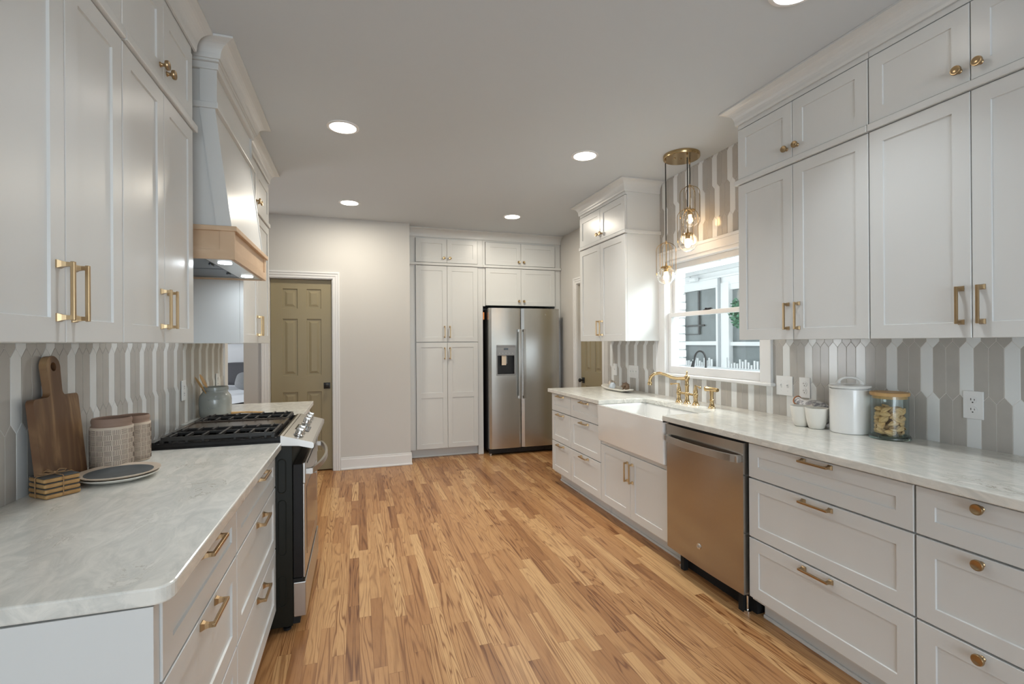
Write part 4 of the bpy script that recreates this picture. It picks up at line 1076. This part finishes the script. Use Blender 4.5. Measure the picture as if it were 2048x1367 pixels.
for i in range(hn): bm.faces.new((h0[i], h0[(i+1) % hn], hv[(i+1) % hn], hv[i]))
mb.bm(bm)
o = mb.build('board', 'acacia', cb); o.rotation_euler = (0, -.095, 0); o.location = (.0, 0, .003)
# coasters
cs_lab = ['slate-topped wooden coaster, top of the tied stack', 'wooden coaster, second from top of the tied stack', 'wooden coaster, third from top of the tied stack', 'wooden coaster, bottom of the tied stack']
for i in range(4):
    mb = MB(); z = .0+(3-i)*.0160; s_ = .046
    mb.box(-s_, s_, -s_, s_, 0, .0140, .006); c_ = thing('coaster', cs_lab[i], 'coaster', (-.902+(.001 if i == 3 else 0), 1.869, ZL+.0005+z), math.radians(48+(i*1.2)), 'tied coasters')
    mb.build('wood_base', 'mango', c_)
    mb = MB(); mb.box(-s_+.001, s_-.001, -s_+.001, s_-.001, .0139, .0156, .0008); mb.build('slate_top', 'slate', c_)
tw = MB(); s_ = .0475; zt = .0655
loop = [(-.0, -s_, .002), (0, -s_-.001, zt-.004), (0, -s_+.004, zt), (0, s_-.004, zt), (0, s_+.001, zt-.004), (0, s_, .002)]
tw.tube(loop, .0014, 7); tw.tube([(p[1], p[0], p[2]) for p in loop], .0014, 7)
tw.tube([(0, 0, zt+.002), (.018, .012, zt+.010), (.034, .010, zt+.006), (.022, -.006, zt+.004), (0, 0, zt+.003)], .0016, 7); tw.tube([(0, 0, zt+.002), (-.016, .012, zt+.010), (-.034, .008, zt+.005), (-.020, -.008, zt+.004), (0, 0, zt+.003)], .0016, 7)
tw.tube([(0, 0, zt+.003), (-.010, .022, zt+.012), (-.018, .036, zt+.016)], .0018, 7); tw.sphere((0, 0, zt+.004), .0042, n=10)
o = tw.build('twine', 'cord_twine'); o.location = (-.902, 1.869, ZL+.001); o.rotation_euler = (0, 0, math.radians(50)); tag(o, 'brown twine bow tying the coaster stack together', 'twine')
# basket weave vases
def weave(label, x, y, r, h):
    t = thing('vase', label, 'vase', (x, y, ZL+.0005))
    mb = MB(); mb.lathe([(0, 0), (r*.93, 0), (r*.97, .004), (r, .02), (r, h*.83), (r*.985, h*.845)], n=64); mb.build('vase_body', 'stoneware', t)
    mb = MB(); mb.lathe([(r*.985, h*.842), (r*.93, h*.86), (r*.91, h*.885), (r*.94, h*.92), (r*.945, h*.96), (r*.90, h), (r*.85, h*.985), (r*.84, h*.90), (r*.9, h*.7), (0, h*.1)], n=64); mb.build('rim', 'terracotta', t)
    mb = MB(); nc = 16; nr = 8; cw = 2*PI/nc; ch = (h*.80-.006)/nr; rr = r+.0004
    for i in range(nc):
        for j in range(nr):
            a0 = i*cw; z0 = .006+j*ch
            for k in range(5):
                if (i+j) % 2:
                    z = z0+ch*(k+.5)/5; P_ = [(rr*math.cos(a0+cw*(.08+.84*q/3)), rr*math.sin(a0+cw*(.08+.84*q/3)), z) for q in range(4)]
                else:
                    a = a0+cw*(k+.5)/5; P_ = [(rr*math.cos(a), rr*math.sin(a), z0+ch*.06), (rr*math.cos(a), rr*math.sin(a), z0+ch*.94)]
                mb.tube(P_, .00075, 4, cap=False)
    mb.build('incised_weave', 'line_dark', t)
weave('beige vase with basket-weave lines, in front, by the cutting board', -.873, 2.165, .064, .196)
weave('smaller beige basket-weave vase half hidden behind the front one', -.868, 2.330, .058, .182)
# plates
for i, (lab, z, r) in enumerate((('white oval plate, lower of the two stacked plates', 0, .112), ('grey-centred plate, upper of the two stacked plates', .011, .117))):
    t = thing('plate', lab, 'plate', (-.792, 2.018, ZL+.0005+z), .45)
    mb = MB(); mb.lathe([(0, 0), (r*.62, 0), (r*.90, .010), (r, .0165), (r*1.0, .019), (r*.96, .0185), (r*.80, .0125), (r*.6, .009), (0, .008)], n=64)
    mb.build('dish', 'matte_cream' if i == 0 else 'stoneware', t)
    if i: mb = MB(); mb.lathe([(0, .0085), (r*.60, .0095), (r*.82, .0138), (r*.82, .0146), (r*.6, .0102), (0, .0092)], n=56); mb.build('grey_centre', 'slate', t)
# crock with wooden utensils
ck = thing('crock', 'grey-green glazed crock beyond the gas range', 'crock', (-.878, 3.555, ZL+.0005))
mb = MB(); mb.lathe([(0, 0), (.078, 0), (.086, .006), (.091, .03), (.092, .11), (.088, .135), (.074, .155), (.070, .160), (.070, .168), (.074, .172), (.074, .190), (.070, .193), (.065, .188), (.065, .16), (.08, .12), (.08, .01), (0, .008)], n=56)
mb.build('crock_body', 'crock', ck)
mb = MB(); rk = random.Random(2)
for z, k0, k1 in ((.118, -5, 6), (.062, -4, 5)):      # two worn rows of stamped marks
    for k in range(k0, k1):
        a = math.radians(-82)+k*.075; q = [(.0925*math.cos(a+dx), .0925*math.sin(a+dx), z+dz) for dx, dz in ((-.022, rk.uniform(-.006, .006)), (0, rk.uniform(-.007, .007)), (.022, rk.uniform(-.006, .006)))]
        mb.tube(q, .0011, 5)
mb.build('stamped_marks', 'grey_plastic', ck)
def utensil(name, label, tip, base, wmax, m='bamboo'):
    mb = MB(); t, b = Vector(tip), Vector(base); P_ = [b+(t-b)*k for k in (0, .3, .6, .68, .8, .92, 1.0)]
    mb.tube(P_, [.006, .006, .0065, wmax*.6, wmax, wmax*.9, wmax*.35], 12, flat=.22); o = mb.build(name, m); return tag(o, label, 'utensil')
utensil('wooden_spatula', 'wooden spatula leaning left in the grey crock, wider tip', (-.975+.02, 3.52, ZL+.275), (-.85, 3.57, ZL+.02), .024)
utensil('wooden_spoon', 'slim wooden spoon leaning furthest left in the grey crock', (-.958, 3.44, ZL+.262), (-.86, 3.56, ZL+.02), .014)
# wooden spoon rest on far worktop
mb = MB(); mb.tube([(-.80, 3.60, ZL+.012), (-.74, 3.60, ZL+.014), (-.66, 3.58, ZL+.014), (-.60, 3.56, ZL+.013)], [.018, .012, .011, .010], 12, flat=.5)
tag(mb.build('spoon_rest', 'bamboo'), 'pale wooden spoon rest lying on the far left worktop', 'spoon rest')

# ------------------------------------------------------------------ adjoining room
bd = thing('bed', 'bed with white duvet seen through the far left opening', 'bed', (-1.9, 7.3, 0))
mb = MB(); mb.box(-.75, .75, -.55, 1.25, .0, .34, .01); mb.build('bed_frame', 'linen_grey', bd)
mb = MB(); bmx = bmesh.new(); bmesh.ops.create_grid(bmx, x_segments=24, y_segments=28, size=1)
for v in bmx.verts: x, y = v.co.x, v.co.y; v.co = Vector((x*.80, y*.95+.35, .66+.035*math.sin(3*x+2*y)+.02*math.sin(9*y)-.25*max(0, abs(x)-.85)*3))
mb.bm(bmx, 0, True); mb.box(-.76, .76, -.56, 1.22, .34, .60, .03); mb.build('duvet', 'linen_white', bd)
mb = MB(); mb.box(-.80, .80, 1.28, 1.36, 0, 1.10, .02); mb.build('headboard', 'linen_white', bd)
def pillow(label, loc, rot, sx, sy, sz, m):
    mb = MB(); bmx = bmesh.new(); bmesh.ops.create_uvsphere(bmx, u_segments=28, v_segments=18, radius=1)
    for v in bmx.verts:
        c = v.co; f = lambda q: math.copysign(abs(q)**.55, q); v.co = Vector((f(c.x)*sx, c.y*sy, f(c.z)*sz))
    mb.bm(bmx, 0, True); o = mb.build('pillow', m); o.location = loc; o.rotation_euler = rot; return tag(o, label, 'pillow')
pillow('large white pillow standing behind the dark grey one on the bed', (-1.74, 8.42, 1.13), (-.15, 0, 0), .36, .10, .25, 'linen_white')
pillow('dark grey pillow standing before the white one on the bed', (-1.66, 8.15, .93), (-.18, 0, 0), .34, .09, .17, 'linen_grey')
pillow('mid-grey rounded cushion lying on the white duvet', (-1.42, 7.55, .84), (-.5, .2, .1), .20, .08, .13, 'linen_mid')

# ------------------------------------------------------------------ porch outside the sink window
sbox('trim_2', 2.605, 2.655, 3.50, 4.4, .2, 2.9, 'brick_white')
mb = MB(); rb = random.Random(5)
for r in range(28):
    z = .9+r*.0675
    mb.box(2.60, 2.668+rb.uniform(-.004, .006), 3.475+rb.uniform(-.006, .004), 3.475+(.20 if r % 2 else .10), z, z+.057, .006)
    mb.box(2.60, 2.668, 3.475+(.21 if r % 2 else .11), 3.475+.32, z, z+.057, .006)
tag(mb.build('brick_pier', 'brick_white'), 'white painted brick edge just outside the window at left', 'brick pier')
sbox('trim_3', 2.7, 14, -3, 14, .0, .02, 'ext_ground')
pw_ = thing('porch_wall', 'white framed screened porch wall seen through the kitchen window', 'porch', (5.0, 5.4, 0))
def pp(name, m, *boxes):
    mb = MB()
    for b in boxes: mb.box(*b, .004)
    o = mb.build(name, m, pw_); o.location = (-5.0, -5.4, 0); return o
pp('header', 'porch_white', (4.96, 5.10, 3.0, 7.6, 2.17, 2.42), (4.90, 5.0, 3.0, 7.6, 2.38, 2.44), (4.93, 5.0, 3.0, 7.6, 2.28, 2.31))
pp('post', 'porch_white', (4.94, 5.10, 5.50, 5.72, .0, 2.2)); pp('post', 'porch_white', (4.94, 5.10, 6.52, 6.9, 0, 2.2)); pp('post', 'porch_white', (4.94, 5.10, 4.30, 4.50, 0, 2.2))
pp('post_strip', 'porch_grey', (4.925, 4.945, 5.655, 5.70, .0, 2.28))
pp('screen_frame', 'porch_white', (4.97, 5.04, 5.70, 5.79, .6, 2.2), (4.97, 5.04, 5.70, 6.55, 1.311, 1.370), (4.97, 5.04, 5.70, 6.55, 2.15, 2.2), (4.97, 5.04, 5.70, 6.55, .6, .95))
pp('screen_frame', 'porch_white', (4.97, 5.04, 4.45, 5.52, 1.305, 1.360), (4.97, 5.04, 4.45, 5.52, 2.09, 2.2), (4.97, 5.04, 4.45, 5.52, .6, .95))
pp('screen', 'screen_dark', (5.01, 5.02, 5.79, 6.52, .95, 2.16)); pp('screen', 'screen_dark', (5.01, 5.02, 4.5, 5.50, .95, 2.10))
pp('screen_bar', 'black_plastic', (4.985, 5.0, 6.16, 6.20, 1.475, 2.14), (4.985, 5.0, 6.20, 6.52, 1.475, 1.485), (4.985, 5.0, 6.06, 6.5, 1.60, 1.625))
pp('rail_shelf', 'porch_white', (4.5, 5.0, 3.6, 7.4, .96, 1.0))
mb = MB()
rl = random.Random(9)
for k in range(46):
    y = 4.55+k*.05
    if 5.50 < y < 5.78: continue
    mb.box(4.90, 4.92, y, y+.018, 1.0, 1.0+rl.uniform(.05, .15))
tag(mb.build('picket_rail', 'porch_white'), 'low white pickets on the porch shelf outside the window', 'railing')
mb = MB(); mb.box(3.0, 5.0, 3.0, 7.6, 2.56, 2.60)
mb.build('trim_4', 'porch_grey')['kind'] = 'structure'
mb = MB(); mb.box(4.2, 4.32, 3.0, 7.6, 2.44, 2.55, .005); tag(mb.build('porch_beam', 'porch_white'), 'white beam under the porch ceiling outside the window', 'beam')
mb = MB(); mb.box(-.45, .45, -.07, .07, 0, .012, .004); mb.box(-.07, .07, -.45, .45, 0, .012, .004); mb.lathe([(.07, -.05), (.09, 0), (.05, .05), (.02, .06), (.02, .16)], n=20)
o = mb.build('ceiling_fan', 'porch_white'); o.location = (4.0, 4.95, 2.40); o.rotation_euler = (0, 0, .4); tag(o, 'white ceiling fan on the porch outside the window', 'ceiling fan')
sc_ = thing('security_camera', 'white security camera on the porch header outside the window', 'camera', (4.90, 6.2, 2.33), 0)
mb = MB(); mb.tube([(.0, .06, .03), (0, .04, 0), (0, -.02, 0)], .012, 8); mb.build('bracket', 'porch_grey', sc_)
mb = MB(); mb.lathe([(0, -.11), (.035, -.11), (.04, -.10), (.04, .02), (.02, .04), (0, .04)], (-.02, 0, -.02), 18, 'y'); mb.build('housing', 'porch_white', sc_)
# outdoor sink with gooseneck faucet
og = thing('outdoor_faucet', 'dark gooseneck faucet on the porch bar outside the window', 'faucet', (3.25, 4.02, 1.06))
P_ = [(0, -.09, 0), (0, -.092, .12)]
for i in range(13):
    a = PI*i/12; P_.append((0, -.01-.082*math.cos(a), .13+.082*math.sin(a)))
P_ += [(0, .085, .10)]
mb = MB(); mb.tube(P_, .010, 12); mb.build('neck', 'black_plastic', og)
mb = MB(); mb.tube([(0, .085, .11), (0, .105, .05)], [.014, .018], 12); mb.build('spray_head', 'black_plastic', og)
mb = MB(); mb.box(2.95, 3.5, 3.55, 5.5, 1.02, 1.06, .006); mb.box(3.0, 3.45, 3.6, 5.4, .02, 1.03)
tag(mb.build('porch_bar', 'porch_white'), 'white porch bar counter outside the window under the gooseneck faucet', 'counter')
# foliage beyond
def bush(label, loc, r, seed):
    rg_ = random.Random(seed); mb = MB()
    for k in range(900):
        u, v, w_ = rg_.gauss(0, 1), rg_.gauss(0, 1), rg_.gauss(0, 1); d = math.sqrt(u*u+v*v+w_*w_)+1e-6; q = r*rg_.uniform(.5, 1.0)
        c = Vector((u/d*q, v/d*q, w_/d*q*1.2)); a, b = Vector((rg_.uniform(-1, 1), rg_.uniform(-1, 1), rg_.uniform(-1, 1))).normalized()*.028, Vector((rg_.uniform(-1, 1), rg_.uniform(-1, 1), rg_.uniform(-1, 1))).normalized()*.020
        mb.add([c-a, c+b, c+a, c-b], [(0, 1, 2, 3)])
    o = mb.build('shrub', 'leaf'); o.location = loc; return tag(o, label, 'shrub')
bush('green leafy branches hanging at the porch window, right of the post', (4.62, 4.86, 1.72), .19, 1)

# close the reveal behind doors so no sky leaks in
bpy.context.view_layer.update()
